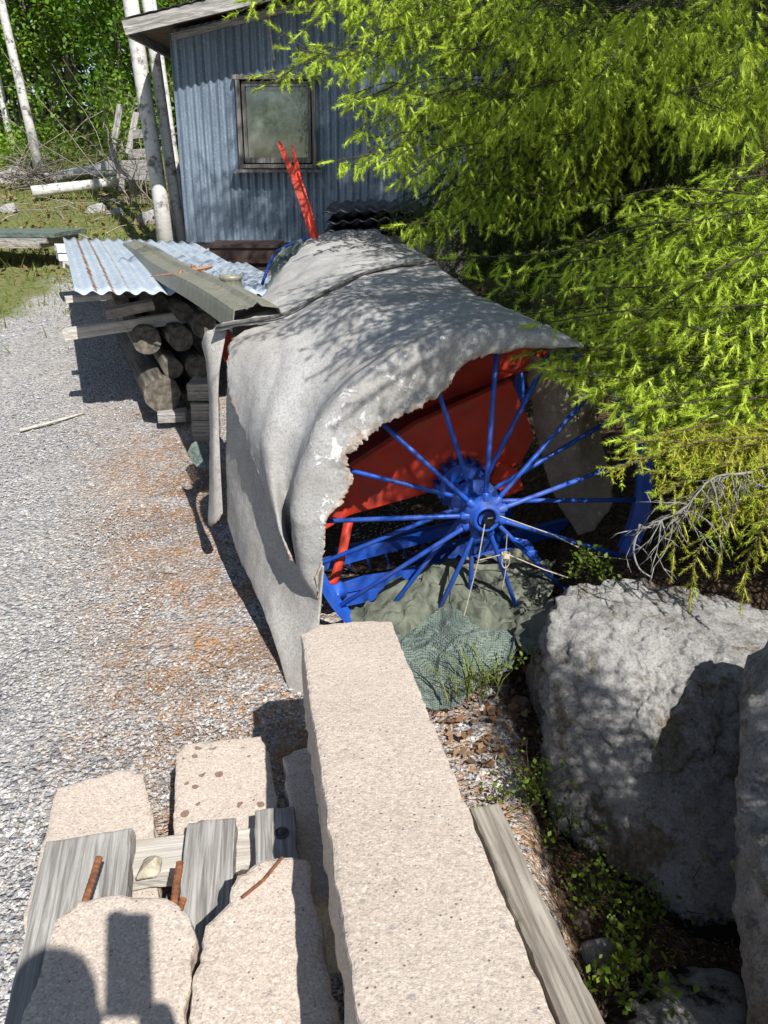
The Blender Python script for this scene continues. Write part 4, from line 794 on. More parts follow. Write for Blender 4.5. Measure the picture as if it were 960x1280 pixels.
o = m.build('bolt', m_simple('dark_bolt', (.05, .05, .055), (.12, .115, .11), 60, .6, .4), smooth=True); tag(o, 'round dark bolt head set into the short grey plank', 'bolt')
board([(589, 1009), (620, 1001), (866, 1500), (792, 1500)], .53, .1, 'long grey-brown plank along the right side of the longest beam', WOODG2, 1.2, .117, 5)
# reinforcement rods sticking out of the broken beam
def rod(a, b, r, lb, seed):
    a, b = np.asarray(a), np.asarray(b); n = max(8, int(np.linalg.norm(b-a)/.0045)); P = [a+(b-a)*i/n for i in range(n+1)]; m = MB(); m.tube(P, [r*(.88 if i % 2 else .78) for i in range(n+1)], 10); tag(m.build('rebar', RUST), lb, 'rebar', 'rusty rods in the broken beam')
rod(atp(104, 1135, .37), atp(124, 1072, .39), .0085, 'left rusty rebar sticking out over the wide grey plank', 1); rod(atp(214, 1150, .37), atp(225, 1078, .40), .0088, 'right rusty rebar sticking out beside the weathered grey plank', 2); rod(atp(221, 1150, .36), atp(229, 1124, .36), .008, 'short rusty rebar stub at the foot of the right rod', 3)
c = atp(187, 1088, .23); tag(boulder('stone', [c+np.array(q) for q in ((-.026, -.03, 0), (.028, -.02, 0), (.024, .032, 0), (-.022, .036, 0), (-.01, -.02, .022), (.012, .02, .02), (.0, .034, .01))], m_simple('chip_stone', (.30, .26, .18), (.55, .5, .4), 40, .9, 0, .6, .006), 4, 12, .003, 3), 'flat stone chip lying on the pale crosswise board', 'stone')
m = MB(); m.tube([atp(303, 1122, .452), atp(330, 1100, .452), atp(353, 1072, .45)], .003, 6); tag(m.build('wire', RUST), 'thin rusty wire lying across the chipped end of the beam', 'wire')

# ================================================================== BOULDERS
GR = 'boulders at the right edge of the yard'
tag(boulder('boulder', [at(*q) for q in ((708, 728, 2.12), (800, 722, 2.2), (900, 742, 2.22), (1040, 790, 2.1), (684, 768, 1.98), (686, 900, 1.78), (684, 1075, 1.62), (715, 790, 1.92), (850, 800, 1.86), (960, 840, 1.80), (735, 1085, 1.54), (870, 1180, 1.30), (965, 1210, 1.25), (1080, 900, 1.75))]+[(.5, 2.3, -.1), (1.3, 2.4, -.1), (1.25, 1.8, -.2), (1.1, 1.6, -.2)], ROCK, 7, 70, .032, 2, (.0, .16)), 'biggest grey boulder with lichen, half in shadow beside the wheel', 'boulder', GR)
tag(boulder('boulder', [at(*q) for q in ((926, 815, 1.68), (1000, 800, 1.72), (924, 965, 1.32), (918, 1060, 1.2), (922, 1180, 1.08), (936, 1300, .98), (1050, 1320, .95), (1150, 1250, 1.0), (1180, 980, 1.3))]+[(1.05, 1.55, .72), (1.3, 1.3, .75), (1.35, .9, .5), (.8, .9, -.1), (1.02, 1.6, -.1), (1.4, 1.6, -.1), (1.4, .8, -.1), (.84, .45, .3), (.84, .45, -.1), (1.4, .4, .4)], ROCK, 6, 50, .035, 6, (-.3, .3)), 'pale boulder cut off by the right edge of the picture', 'boulder', GR)
tag(boulder('boulder', [at(*q) for q in ((775, 1262, 1.12), (840, 1215, 1.18), (930, 1208, 1.2), (780, 1330, .95), (940, 1330, .95), (860, 1260, 1.08))]+[(.4, 1.0, -.2), (.85, 1.0, -.2), (.8, 1.3, -.2), (.5, 1.3, -.2)], ROCK, 5, 12, .02, 8, (.1, .3)), 'dark shaded boulder in the pit at the bottom right corner', 'boulder', GR)
c = at(748, 1190, 1.25); tag(boulder('stone', [c+np.array(q)*1.0 for q in ((-.06, -.05, -.05), (.06, -.05, -.05), (.06, .05, -.05), (-.06, .05, -.05), (-.03, 0, .04), (.04, .02, .035), (0, -.04, .03))], ROCK, 4, 10, .008, 9, (-.5, .3)), 'small grey stone among the leaves in the pit', 'stone')
for k, (u, v, Y, s_, lb) in enumerate(((700, 800, 2.15, .05, 'brown stone wedged between the net and the big boulder'), (652, 842, 2.05, .045, 'reddish stone lying in the litter right of the green net'), (720, 1160, 1.34, .04, 'small stone beside the grey-brown plank in the pit'))):
    c = at(u, v, Y); c[2] = g(c[0], c[1])+.01; tag(boulder('stone', [c+s_*np.array(q) for q in ((-1, -.7, -.5), (1, -.8, -.5), (1.1, .8, -.5), (-.9, .9, -.5), (-.5, -.2, .6), (.6, .1, .7), (0, .7, .5))], m_simple('brown_stone', (.09, .06, .045), (.22, .16, .12), 25), 4, 10, .008, 20+k), lb, 'stone')

# ================================================================== SPRUCES
def bough_path(tip, base, sag=.12, lift=.0):
    tip, base = np.asarray(tip, float), np.asarray(base, float); L = np.linalg.norm(tip-base)*.045; w = lambda: np.array([random.gauss(0, L), random.gauss(0, L), random.gauss(0, L)])
    return [base, base+(tip-base)*.4+[0, 0, sag]+w(), base+(tip-base)*.72+[0, 0, sag*.8+lift]+w(), base+(tip-base)*.9+[0, 0, sag*.35]+w()*.5, tip]
def spruce(trunk, h, r0, boughs, crown, label, k=1.0):
    """boughs: (path, width, droop, new, kw) built needle by needle; crown: the coarser whorls above"""
    root = empty('spruce_tree', trunk, label, 'spruce', 'spruces at the right')
    m = MB(); m.tube([np.array(trunk)+[0, 0, -.1]]+[np.array(trunk)+[.03*math.sin(z), .03*math.cos(z*1.3), z] for z in np.linspace(.4, h, 10)], np.linspace(r0, .015, 11), 12); m.build('trunk', TRUNK, root, smooth=True)
    F1 = Frond(); FY = Frond(); FC = Frond()
    for (P, w, dr, nw, kw) in boughs: (FY if kw.pop('yellow', 0) else FC if kw.pop('coarse', 0) else F1).branch(P, w, droop=dr, new=nw, **kw)
    F2 = Frond()
    for (z, n, rad, dr) in crown:
        for i in range(n):
            a = 6.283*(i+random.random())/n; L = rad*(.8+.35*random.random()); b = np.array(trunk)+[0, 0, z]; t = b+np.array([math.cos(a)*L, math.sin(a)*L, -dr*L])
            if t[2] < H+.32*t[1]+.15 and t[1] > -.2 and t[0] < 1.2+.5*t[1]+.3 and t[1] < 9: continue     # the visible tier is built bough by bough
            F2.branch(bough_path(t, b, .12), .4, spacing=.09, sub=.075, droop=.5, new=.6, newlen=.06, sublen=.16, wr=.012, start=.25)
    V, mi, wood = [], [], MB()
    a, b = F1.tris(340/k, .0165*k, .0021*k, 1150/k, .0200*k, .0021*k)
    c = shoot_cores(F1.new[0], F1.new[1], .0052*k); b = np.vstack([b, c])
    V += [a, b]; mi += [0]*(len(a)//3)+[1]*(len(b)//3)
    if FY.old[0]: a, b = FY.tris(820, .0125, .0019, 900, .0125, .002); a = np.vstack([a, shoot_cores(FY.old[0], FY.old[1], .0026)]); V += [a, b]; mi += [2]*(len(a)//3)+[1]*(len(b)//3)
    if FC.old[0]: a, b = FC.tris(260, .022, .0042); V += [a, b]; mi += [0]*(len(a)//3)+[1]*(len(b)//3)
    if F2.old[0]: a, b = F2.tris(190, .034, .007); V += [a, b]; mi += [0]*(len(a)//3)+[1]*(len(b)//3)
    V = np.vstack(V); print('spruce needles', len(V)//3)
    o = mk('foliage', V, None, [NEED_OLD, NEED_NEW, NEED_YEL], root, tri=True, mi=mi)
    for F_ in (F1, FY, FC, F2):
        for C, r in F_.wood: wood.tube(C, r, 5, False)
    wood.build('branches', TWIG, root, smooth=True)
    return root
TA = np.array([2.0, 4.9, g(2.0, 4.9)]); TB = np.array([2.5, 2.35, g(2.5, 2.35)])
def bA(u, v, Y, zb_, w=.36, dr=.35, nw=.9, sag=.1, src=TA, **kw):
    kw['hang'] = kw.get('hang', 0)*.75; t = at(u, v, Y)+np.array([random.gauss(0, kw.get('j', 0)), random.gauss(0, kw.get('j', 0)), random.gauss(0, kw.get('j', 0)*.7)]); kw.pop('j', 0); b = np.array([src[0], src[1], zb_]); return (bough_path(t, b, sag), w, dr, nw, kw)
A = []
UPC = (-.15, -.55, .8)          # boughs hang with their fans tipped outwards
for (u, v, Y, zb_, w, dr, hg) in ((314, 0, 4.3, 2.5, .26, .2, 0), (333, 106, 4.25, 2.25, .26, .25, 0), (352, 40, 4.25, 2.4, .26, .25, 0), (405, 58, 4.2, 2.4, .3, .3, .2), (440, 118, 4.1, 2.2, .34, .3, .3), (440, 205, 4.0, 2.0, .3, .4, .4), (455, 165, 4.1, 2.1, .34, .4, .4), (500, 225, 3.9, 1.95, .34, .4, .6),
      (522, 280, 3.85, 1.85, .26, .5, .6), (560, 150, 3.75, 1.95, .36, .4, .7), (600, 120, 3.7, 2.1, .36, .4, .6), (620, 160, 3.6, 1.95, .36, .5, .8), (560, 60, 3.9, 2.3, .36, .4, .5), (640, 40, 3.7, 2.4, .36, .4, .6), (660, 110, 3.5, 2.15, .36, .5, .8), (690, 170, 3.4, 2.0, .36, .5, .9),
      (500, 20, 4.1, 2.5, .34, .4, .4), (545, 262, 3.9, 1.8, .26, .5, .7), (540, 130, 4.0, 2.15, .36, .4, .5), (480, 125, 4.15, 2.2, .34, .4, .4), (590, 10, 3.8, 2.5, .36, .4, .6), (700, 50, 3.4, 2.35, .36, .5, .7), (380, 15, 4.3, 2.5, .28, .2, 0),
      (740, 100, 3.2, 2.2, .36, .5, .8), (780, 30, 3.1, 2.4, .36, .5, .7), (840, 110, 3.0, 2.2, .36, .5, .8), (860, 20, 3.0, 2.4, .36, .5, .8), (910, 140, 2.9, 2.15, .36, .5, .9), (930, 40, 2.9, 2.4, .36, .5, .8)):
    for q in range(2 if u < 560 else 1): A.append(bA(u, v, Y, zb_, w, dr, random.choice((.95, .9, .6)), .1, j=.0 if q == 0 else .09, start=.45, hang=hg, up=UPC, spacing=.06, sub=.044, newlen=.062, sublen=.08, wr=.004))
# shaded boughs deeper in the tree
for (u, v, Y, w) in ((470, 20, 5.0, .5), (430, 10, 5.2, .5), (520, 90, 4.9, .5), (600, 200, 4.6, .5), (660, 260, 4.5, .5), (720, 300, 4.3, .5), (560, 280, 4.7, .5), (780, 200, 4.2, .5), (760, 120, 4.2, .5), (820, 280, 4.1, .5), (880, 200, 4.2, .5), (480, 160, 5.2, .45), (540, 260, 5.3, .45), (500, 250, 5.0, .4), (600, 320, 5.0, .4), (680, 340, 4.6, .4), (900, 100, 4.3, .5), (850, 40, 4.3, .5), (700, 10, 4.5, .5), (620, 330, 4.4, .4), (530, 40, 5.0, .5), (620, 120, 4.8, .5), (700, 180, 4.5, .5), (900, 320, 4.0, .5), (860, 380, 3.9, .5), (940, 260, 4.0, .5), (760, 400, 4.0, .45), (560, 150, 5.3, .5), (640, 30, 4.9, .5), (540, 300, 5.2, .45), (580, 325, 4.8, .45), (565, 345, 4.4, .4), (620, 368, 4.0, .4), (660, 392, 3.7, .4), (600, 345, 4.3, .4), (640, 360, 4.2, .4), (525, 285, 5.4, .45), (600, 300, 5.3, .5), (500, 270, 5.6, .45), (660, 330, 5.0, .5), (560, 318, 5.6, .5), (620, 345, 5.2, .5)):
    for q in range(2): A.append(bA(u, v, Y, at(u, v, Y)[2]+.45, w, .5, .06, .15, j=.12, spacing=.06, sub=.045, hang=.7, start=.15, sublen=.11, coarse=1))
crownA = [(z, 10, 3.2*(1-(z-2)/11.5), .25) for z in np.arange(2.8, 12.5, .42)]
spruce(TA, 12.8, .15, A, crownA, 'tall spruce hanging its long drooping boughs over the rear felt and shed', 1.15)
B = []
def bB(u, v, Y, zb_, w=.3, dr=.25, nw=.95, sag=.06, **kw): return bA(u, v, Y, zb_, w, dr, nw, sag, TB, **kw)
for (u, v, Y, zb_, w, dr) in ((572, 322, 2.95, 1.38, .2, .35), (600, 350, 2.95, 1.3, .2, .4), (640, 345, 2.9, 1.35, .22, .4), (735, 258, 2.75, 1.6, .24, .4), (700, 330, 2.7, 1.4, .24, .5), (680, 415, 2.6, 1.2, .22, .4), (690, 445, 2.55, 1.12, .2, .4), (745, 360, 2.5, 1.38, .26, .4),
      (760, 440, 2.4, 1.2, .24, .4), (780, 480, 2.35, 1.1, .22, .35), (830, 500, 2.25, 1.05, .22, .35), (860, 420, 2.25, 1.25, .26, .3), (880, 350, 2.3, 1.4, .26, .3), (925, 480, 2.15, 1.1, .25, .3), (900, 520, 2.15, 1.0, .22, .3), (800, 400, 2.4, 1.3, .26, .35), (940, 320, 2.3, 1.45, .26, .3),
      (720, 300, 2.85, 1.5, .24, .4), (850, 255, 2.6, 1.6, .26, .4), (910, 225, 2.5, 1.7, .28, .4), (640, 395, 2.8, 1.25, .2, .4), (720, 400, 2.55, 1.3, .24, .4), (840, 330, 2.5, 1.5, .28, .4), (790, 330, 2.6, 1.45, .26, .4), (960, 245, 2.4, 1.65, .28, .4), (800, 270, 2.7, 1.6, .26, .4), (700, 468, 2.45, 1.1, .2, .4), (735, 488, 2.42, 1.08, .2, .4), (770, 510, 2.36, 1.05, .2, .4), (805, 535, 2.28, 1.0, .2, .35), (720, 445, 2.5, 1.15, .22, .4), (665, 440, 2.45, 1.15, .18, .4), (660, 432, 2.4, 1.18, .15, .35), (688, 452, 2.38, 1.15, .15, .35), (718, 470, 2.36, 1.12, .16, .35), (750, 492, 2.33, 1.1, .16, .35), (782, 522, 2.3, 1.05, .16, .35), (798, 552, 2.26, 1.0, .15, .35)):
    for q in range(2 if v > 400 else 1): B.append(bB(u, v, Y, zb_, w, dr, random.choice((.97, .95, .7)), .06, j=.0 if q == 0 else .05, start=.3, up=UPC, spacing=.052, sub=.036, hang=.1, newlen=.054, sublen=.07, wr=.004))
for (u, v, Y, w) in ((720, 330, 3.3, .4), (800, 380, 3.1, .4), (850, 470, 2.9, .4), (900, 560, 2.7, .35), (780, 470, 3.1, .35), (850, 300, 3.2, .4), (940, 440, 2.7, .4), (960, 540, 2.6, .4), (860, 540, 2.9, .3)):
    for q in range(2): B.append(bB(u, v, Y, at(u, v, Y)[2]+.3, w, .4, .06, .1, j=.1, spacing=.05, sub=.04, hang=.5, start=.1, coarse=1))
for (u, v, Y, zb_, w) in ((790, 552, 2.1, .95, .16), (810, 590, 2.05, .9, .16), (835, 635, 2.0, .85, .13), (850, 560, 2.05, 1.0, .2), (900, 580, 2.0, .95, .2), (940, 620, 1.95, .9, .18), (880, 625, 1.97, .86, .15), (930, 560, 2.05, 1.0, .18), (955, 655, 1.9, .85, .14), (815, 548, 2.12, .98, .16)):
    for q in range(2): B.append(bB(u, v, Y, zb_, w, .5, .35, .03, j=.0 if q == 0 else .05, yellow=1, newlen=.025, up=UPC, start=.35, spacing=.032))
# short hanging ends at the lower right
for (u, v, l, Y) in ((872, 690, .14, 1.95), (905, 660, .1, 1.95), (938, 690, .14, 1.9), (846, 665, .1, 1.98), (955, 640, .12, 1.9)):
    p = at(u, v, Y); B.append(([p+[.05, .04, .07], p+[.02, .02, .03], p, p+[0, -.01, -l]], .035, .4, .2, dict(yellow=1, spacing=.02, wr=.003)))
# boughs overhead, above the frame: they shade the felt, the wheel and the boulder
for (x, y) in ((.12, 1.98), (.2, 1.82), (.28, 1.6), (.38, 1.38), (.48, 1.18), (.62, 1.02), (.8, .98), (.3, 2.05), (.42, 1.75), (.55, 1.5), (.7, 1.28), (.88, 1.22), (.5, 2.0), (.62, 1.8), (.78, 1.58), (.95, 1.42), (.25, 2.35), (.45, 2.4), (.65, 2.2), (.85, 1.95), (.35, 2.7), (.6, 2.75), (.8, 2.5), (.5, 3.1), (.75, 3.1), (.95, 2.85), (.15, 2.2), (.55, 1.3)):
    z = 2.16+.5*max(0, (y-2.0))*.55+.16*random.random()+.18*max(0, .3-abs(x-.7))
    for q in range(3): B.append((bough_path((x+random.gauss(0, .05*q), y+random.gauss(0, .04*q), z+.16*q), (TB[0], TB[1], z+.45), .08), .26, .2, .7, dict(spacing=.05, sub=.04, start=.76, coarse=1, newlen=.05, wr=.005)))
crownB = [(z, 6, 1.9*(1-(z-2)/9.0), .2) for z in np.arange(3.3, 10.5, .45)]
spruce(TB, 10.8, .13, B, crownB, 'nearest spruce with bright low boughs reaching over the boulder and the wheel')
# unseen young spruce (built below), added right of the frame to shade the pit
# third spruce deep behind
TC = np.array([3.6, 7.6, g(3.6, 7.6)])
def far_spruce(T_, h, rad, lb, dz=.33, z0=.5, fw=.42, fs=.10, ln=.034, wd=.007, dn=210):
    root = empty('spruce_tree', T_, lb, 'spruce', 'spruces at the right'); m = MB(); m.tube([T_, T_+[0, 0, h]], [.016*h, .005], 8); m.build('trunk', TRUNK, root, smooth=True); F2 = Frond()
    for z in np.arange(z0, h*.96, dz):
        for i in range(7):
            a = 6.283*(i+random.random())/7; L = rad*(1-z/h)*(.8+.4*random.random())+.08*rad; b = T_+[0, 0, z+.05]; F2.branch(bough_path(b+[math.cos(a)*L, math.sin(a)*L, -.3*L], b, .1*min(1, rad)), fw, spacing=fs, sub=fs*.8, droop=.6, new=.45, newlen=.05, sublen=fw*.35, wr=.004+.002*rad, start=.2)
    a, b = F2.tris(dn, ln, wd); mk('foliage', np.vstack([a, b]), None, [NEED_OLD, NEED_NEW], root, tri=True, mi=[0]*(len(a)//3)+[1]*(len(b)//3))
far_spruce(np.array([1.1, .58, .0]), 1.9, .52, 'unseen young spruce added beside the photographer to shade the pit, right of the pale boulder', .09, .2, .16, .04, .018, .003, 300)
far_spruce(TC, 8.5, 2.6, 'dark spruce deep in shade behind the two front ones'); far_spruce(np.array([1.6, 12.6, g(1.6, 12.6)]), 9, 2.6, 'dark spruce rising behind the corrugated shed'); far_spruce(np.array([5.2, 5.2, g(5.2, 5.2)]), 9, 2.4, 'dark spruce furthest right, filling the gaps behind the nearest one')
# dead lichen-grey branch hanging at the right
m = MB(); b0 = at(965, 590, 2.0)
main = [at(985, 560, 2.1), at(940, 590, 2.02), at(890, 598, 1.98), at(850, 640, 1.95), at(812, 655, 1.93)]; m.tube(catmull(main, 14), np.linspace(.0055, .0015, 14), 6)
for k in range(58):
    t = random.random(); C = catmull(main, 30); p = C[int(t*29)]; L = .05+.16*random.random(); d = np.array([random.gauss(-.3, .5), random.gauss(-.1, .4), random.gauss(-.9, .5)]); d /= np.linalg.norm(d); Q = [p]
    for j in range(4): d = d+np.array([random.gauss(0, .35), random.gauss(0, .3), random.gauss(-.1, .3)]); d /= np.linalg.norm(d); Q.append(Q[-1]+d*L/4)
    m.tube(Q, np.linspace(.0021, .0007, 5), 5)
    for j in range(3):
        q = Q[1+j]; e = d+np.array([random.gauss(0, .7), random.gauss(0, .7), random.gauss(0, .7)]); e /= np.linalg.norm(e); m.tube([q, q+e*L*.18, q+e*L*.3+[0, 0, -.012]], [.0017, .0012, .0007], 4)
tag(m.build('dead_branch', LICHEN, smooth=True), 'grey lichen-covered dead branch hanging below the yellowish bough at right', 'branch')
m = MB(); Q = catmull([at(800, 655, 1.95), at(792, 690, 1.93), at(800, 712, 1.92), at(815, 722, 1.92)], 12); m.tube(Q, np.linspace(.004, .002, 12), 5); tag(m.build('dead_branch', LICHEN, smooth=True), 'single bent grey twig touching the top of the big boulder', 'branch')

# ================================================================== LITTLE PLANTS
def bush(nm, spots, hgt, nleaf, size, lb, cat='plant', mat=LEAF_BIL, group=None, spread=.03):
    c = np.mean(spots, 0); root = empty(nm, c, lb, cat, group); st = MB(); lv = []
    for s_ in spots:
        for k in range(random.randint(2, 4)):
            p = np.array(s_); d = np.array([random.gauss(0, .35), random.gauss(0, .35), 1.]); h = hgt*random.uniform(.5, 1.1); Q = [p]
            for j in range(5): Q.append(Q[-1]+d*h/5); d = d+np.array([random.gauss(0, .22), random.gauss(0, .22), -.03])
            st.tube(Q, np.linspace(.0022, .001, 6), 4)
            for j in range(nleaf): q = Q[1+int(random.random()*5)]; lv.append(q+np.array([random.gauss(0, .014), random.gauss(0, .014), random.gauss(0, .012)]))
    st.build('stem', TWIG, root); V = leaf_cloud(np.array(lv), 1, (spread*.3,)*3, size, up=.5); mk('leaves', V, quads(V), mat, root)
def sp(u, v, Y, n, r): return [np.array([p[0], p[1], max(p[2], g(p[0], p[1]))]) for p in (at(u, v, Y)+np.array([random.gauss(0, r), random.gauss(0, r), 0]) for _ in range(n))]
GPn = 'bilberry plants around the boulder'
bush('bilberry_plant', sp(664, 1000, 1.63, 6, .015), .15, 14, .013, 'bright bilberry bush in the sun at the left foot of the big boulder', group=GPn)
bush('bilberry_plant', sp(628, 1005, 1.6, 2, .012), .06, 8, .014, 'tiny sunlit bilberry sprig at the far end of the grey-brown plank', group=GPn)
bush('bilberry_plant', sp(745, 1120, 1.42, 8, .05), .13, 11, .015, 'shaded bilberry bush at the bottom of the big boulder', group=GPn)
bush('bilberry_plant', sp(805, 1150, 1.36, 8, .06), .12, 11, .016, 'darker bilberry bush in the pit right of the shaded one', group=GPn)
bush('bilberry_plant', sp(775, 1230, 1.15, 5, .04), .1, 10, .02, 'low bilberry plant by the dark boulder in the pit', group=GPn)
bush('bilberry_plant', sp(705, 1040, 1.55, 4, .02), .07, 8, .012, 'small bilberry tuft against the shaded boulder face', group=GPn)
bush('weed', sp(738, 716, 2.22, 5, .04), .05, 12, .017, 'small green weed growing above the big boulder near the wheel rim', 'weed')
bush('weed', sp(648, 830, 2.0, 3, .02), .04, 6, .013, 'little green weed by the litter under the wheel', 'weed')
def tuft(u, v, Y, n, h, lb, sprd=.03):
    b = at(u, v, Y); b[2] = max(b[2], g(b[0], b[1])); V = []
    for k in range(n):
        p = b+[random.gauss(0, sprd), random.gauss(0, sprd), 0]; a = random.random()*6.28; d = np.array([math.cos(a)*.45, math.sin(a)*.45, 1.])*h*random.uniform(.4, 1); q = np.array([-math.sin(a), math.cos(a), 0])*.0025
        mid = p+d*.55; tip = p+d+[d[0]*.7, d[1]*.7, -.1*h]; V += [p-q, p+q, mid+q*.8, mid-q*.8, mid-q*.8, mid+q*.8, tip, tip]
    tag(mk('grass_tuft', np.array(V), quads(np.array(V)), GRASSM), lb, 'grass')
tuft(583, 868, 2.0, 46, .17, 'grass tuft growing through the edge of the crumpled netting'); tuft(610, 850, 2.02, 26, .13, 'dry grass tuft between the netting and the big boulder')
tuft(85, 392, 6.1, 18, .08, 'small green tuft alone on the gravel left of the woodpile', .03)
# ------------------------------------------------------------------ litter of leaves under the wheel
n = 420; P = np.c_[.12+.62*rng.random(n), 1.75+.75*rng.random(n)]; P = np.c_[P, gz(P[:, 0], P[:, 1])+.012+.02*rng.random(n)]; V = leaf_cloud(P, 1, (.01, .01, .003), .03, up=1.2); kind(mk('leaf_litter', V, quads(V), m_leaf('dead_leaf', ((.10, .05, .025), (.2, .11, .06), (.33, .22, .13)), .1, .8, (1, 1, 1)), None, (0, 0, 0)), 'stuff')
# twigs on the yard
for k, (P, r, lb) in enumerate((([(25, 541), (60, 532), (105, 519)], .011, 'pale bleached stick lying on the gravel left of the woodpile shadow'), ([(246, 820), (275, 835), (300, 836), (340, 815)], .003, 'thin curved grey twig on the gravel near the pointed felt corner'), ([(196, 890), (225, 860), (250, 838)], .003, 'thin straight twig on the rusty needle litter'), ([(0, 715), (30, 705), (48, 680)], .003, 'thin twig on the gravel at the left edge'), ([(190, 716), (225, 718)], .003, 'short pale twig in the middle of the gravel'))):
    m = MB(); Q = np.array([atg(u, v)+[0, 0, r+.004] for u, v in P]); m.tube(catmull(Q, 12), np.linspace(r, r*.6, 12), 6); tag(m.build('twig', WOODL if k == 0 else GREYTWIG, smooth=True), lb, 'twig', 'twigs on the gravel')

# ================================================================== BACKGROUND
def birch(base, top, r0, r1, lb, n=12):
    base, top = np.asarray(base), np.asarray(top); root = empty('birch_tree', base, lb, 'birch', 'birches at the forest edge'); m = MB(); P = []
    for i in range(n): t = i/(n-1); P.append(base+(top-base)*t+np.array([.05*math.sin(t*5+base[0]), .04*math.cos(t*4), 0])*t)
    rr = np.linspace(r0, r1, n); rr[0] *= 1.35; m.tube(P, rr, 14); m.build('trunk', BIRCH, root, smooth=True)
    L = np.linalg.norm(top-base); br = MB(); cs = []
    for k in range(14):
        t = .78+.22*random.random(); p = base+(top-base)*t; a = random.random()*6.28; l = (1.1-.5*t)*random.uniform(.6, 1.5); q = p+np.array([math.cos(a)*l, math.sin(a)*l, .25*l]); e = q+np.array([math.cos(a)*l*.4, math.sin(a)*l*.4, -.3*l]); br.tube([p, q, e], [.02, .012, .004], 5, False); cs += [p+(q-p)*random.random(), q, (q+e)/2, e]
    br.build('branches', TWIG, root); V = leaf_cloud(cs, 40, (.28, .28, .24), .06); mk('leaves', V, quads(V), LEAF_A, root)
birch(at(50, 212, 15.0)-[0, 0, .1], at(50, 212, 15.0)+[-.9, .4, 9.5], 0.08, .04, 'slim white birch leaning left at the far left of the forest edge')
bb = at(208, 286, 9.2); bb[2] = g(bb[0], bb[1])
birch(bb, bb+[-.42, .3, 8.5], 0.088, .055, 'thick white birch trunk beside the left corner of the shed'); birch(bb+[.12, .16, 0], bb+[-.26, .45, 8.2], .062, .045, 'second birch stem growing against the thick one by the shed')
b2 = at(226, 250, 11.5); b2[2] = g(b2[0], b2[1]); birch(b2, b2+[-.35, .2, 8], .06, .03, 'birch mostly hidden behind the shed corner')
b3_ = at(12, 160, 17.0); b3_[2] = g(b3_[0], b3_[1]); birch(b3_, b3_+[-.5, .3, 9], .07, .03, 'faint thin birch among leaves at the left picture edge')
def decid(x, y, h, rad, lb, mat, n=110, per=75, size=.10):
    b = np.array([x, y, g(x, y)]); root = empty('leafy_tree', b, lb, 'tree', 'leafy trees of the forest edge'); m = MB(); m.tube([b, b+[.1, 0, h*.5], b+[random.gauss(0, .2), 0, h*.95]], [.07, .05, .012], 7)
    cs = []; lim = MB()
    for k in range(n):
        t = random.random()**.8; a = random.random()*6.28; l = rad*math.sqrt(random.random())*(1-.5*abs(t-.45)); p = b+[0, 0, h*(.08+.72*t)]; q = b+np.array([math.cos(a)*l, math.sin(a)*l, h*(.1+.88*t)])
        if k % 3 == 0: lim.tube([p, q], [.015, .004], 4, False)
        cs.append(q)
    m.build('trunk', m_simple('tree_bark', (.08, .07, .055), (.2, .18, .15), 12) if 'tree_bark' not in bpy.data.materials else bpy.data.materials['tree_bark'], root, smooth=True); lim.build('branches', TWIG, root)
    V = leaf_cloud(cs, per, (rad*.17, rad*.17, .2), size); mk('leaves', V, quads(V), mat, root)
LT = [(-9.6, 17.0, 6, 1.5, 'bushy bright green tree at the far left edge'), (-8.1, 17.6, 7, 1.6, 'bright leafy tree right of the leaning slim birch'), (-6.7, 18.6, 7, 1.6, 'leafy tree in the dark gap between the birches'), (-5.2, 17.2, 5.5, 1.3, 'light green tree behind the wooden frame'), (-4.0, 17.8, 6.5, 1.5, 'leafy tree behind the double birch'), (-7.4, 20.0, 8, 1.9, 'tall green tree behind the bright row of the forest'), (-10.6, 19.5, 8, 2.0, 'tall green tree at the back left of the forest'), (-2.6, 18.5, 7, 1.8, 'leafy tree hidden behind the shed roof'), (-5.6, 21, 8, 2.0, 'tall back tree right of centre of the forest')]
for i, (x, y, h, r, lb) in enumerate(LT): decid(x, y, h, r, lb, (LEAF_A, LEAF_B)[i % 2] if i < 5 else LEAF_B)
decid(-3.0, -15.0, 7.5, 2.4, 'leafy tree behind the photographer, mirrored in the shed window', LEAF_A, 60, 60, .12)
def thicket(pts, lb, mat, h, size):
    cs = []
    for x, y in pts:
        for k in range(9): cs.append((x+random.gauss(0, .25), y+random.gauss(0, .2), g(x, y)+h*random.random()))
    return cs
V = leaf_cloud([(x, y, g(x, y)+8.5*random.random()**.9) for x, y in zip(-16+19*rng.random(900), 23+4*rng.random(900))], 46, (.5, .4, .4), .24); kind(mk('forest', V, quads(V), m_leaf('forest_leaf', ((.015, .045, .008), (.035, .085, .014), (.07, .14, .025)), .35), None, (0, 0, 0)), 'stuff')
m = MB()
for k in range(120):
    x, y = -15+17*random.random(), 20+5*random.random(); z = g(x, y); m.tube([(x, y, z), (x+random.gauss(0, .2), y, z+6)], [.05, .02], 6, False)
kind(m.build('forest', m_simple('forest_trunk', (.12, .11, .09), (.32, .29, .25), 6), None, (0, 0, 0)), 'stuff')
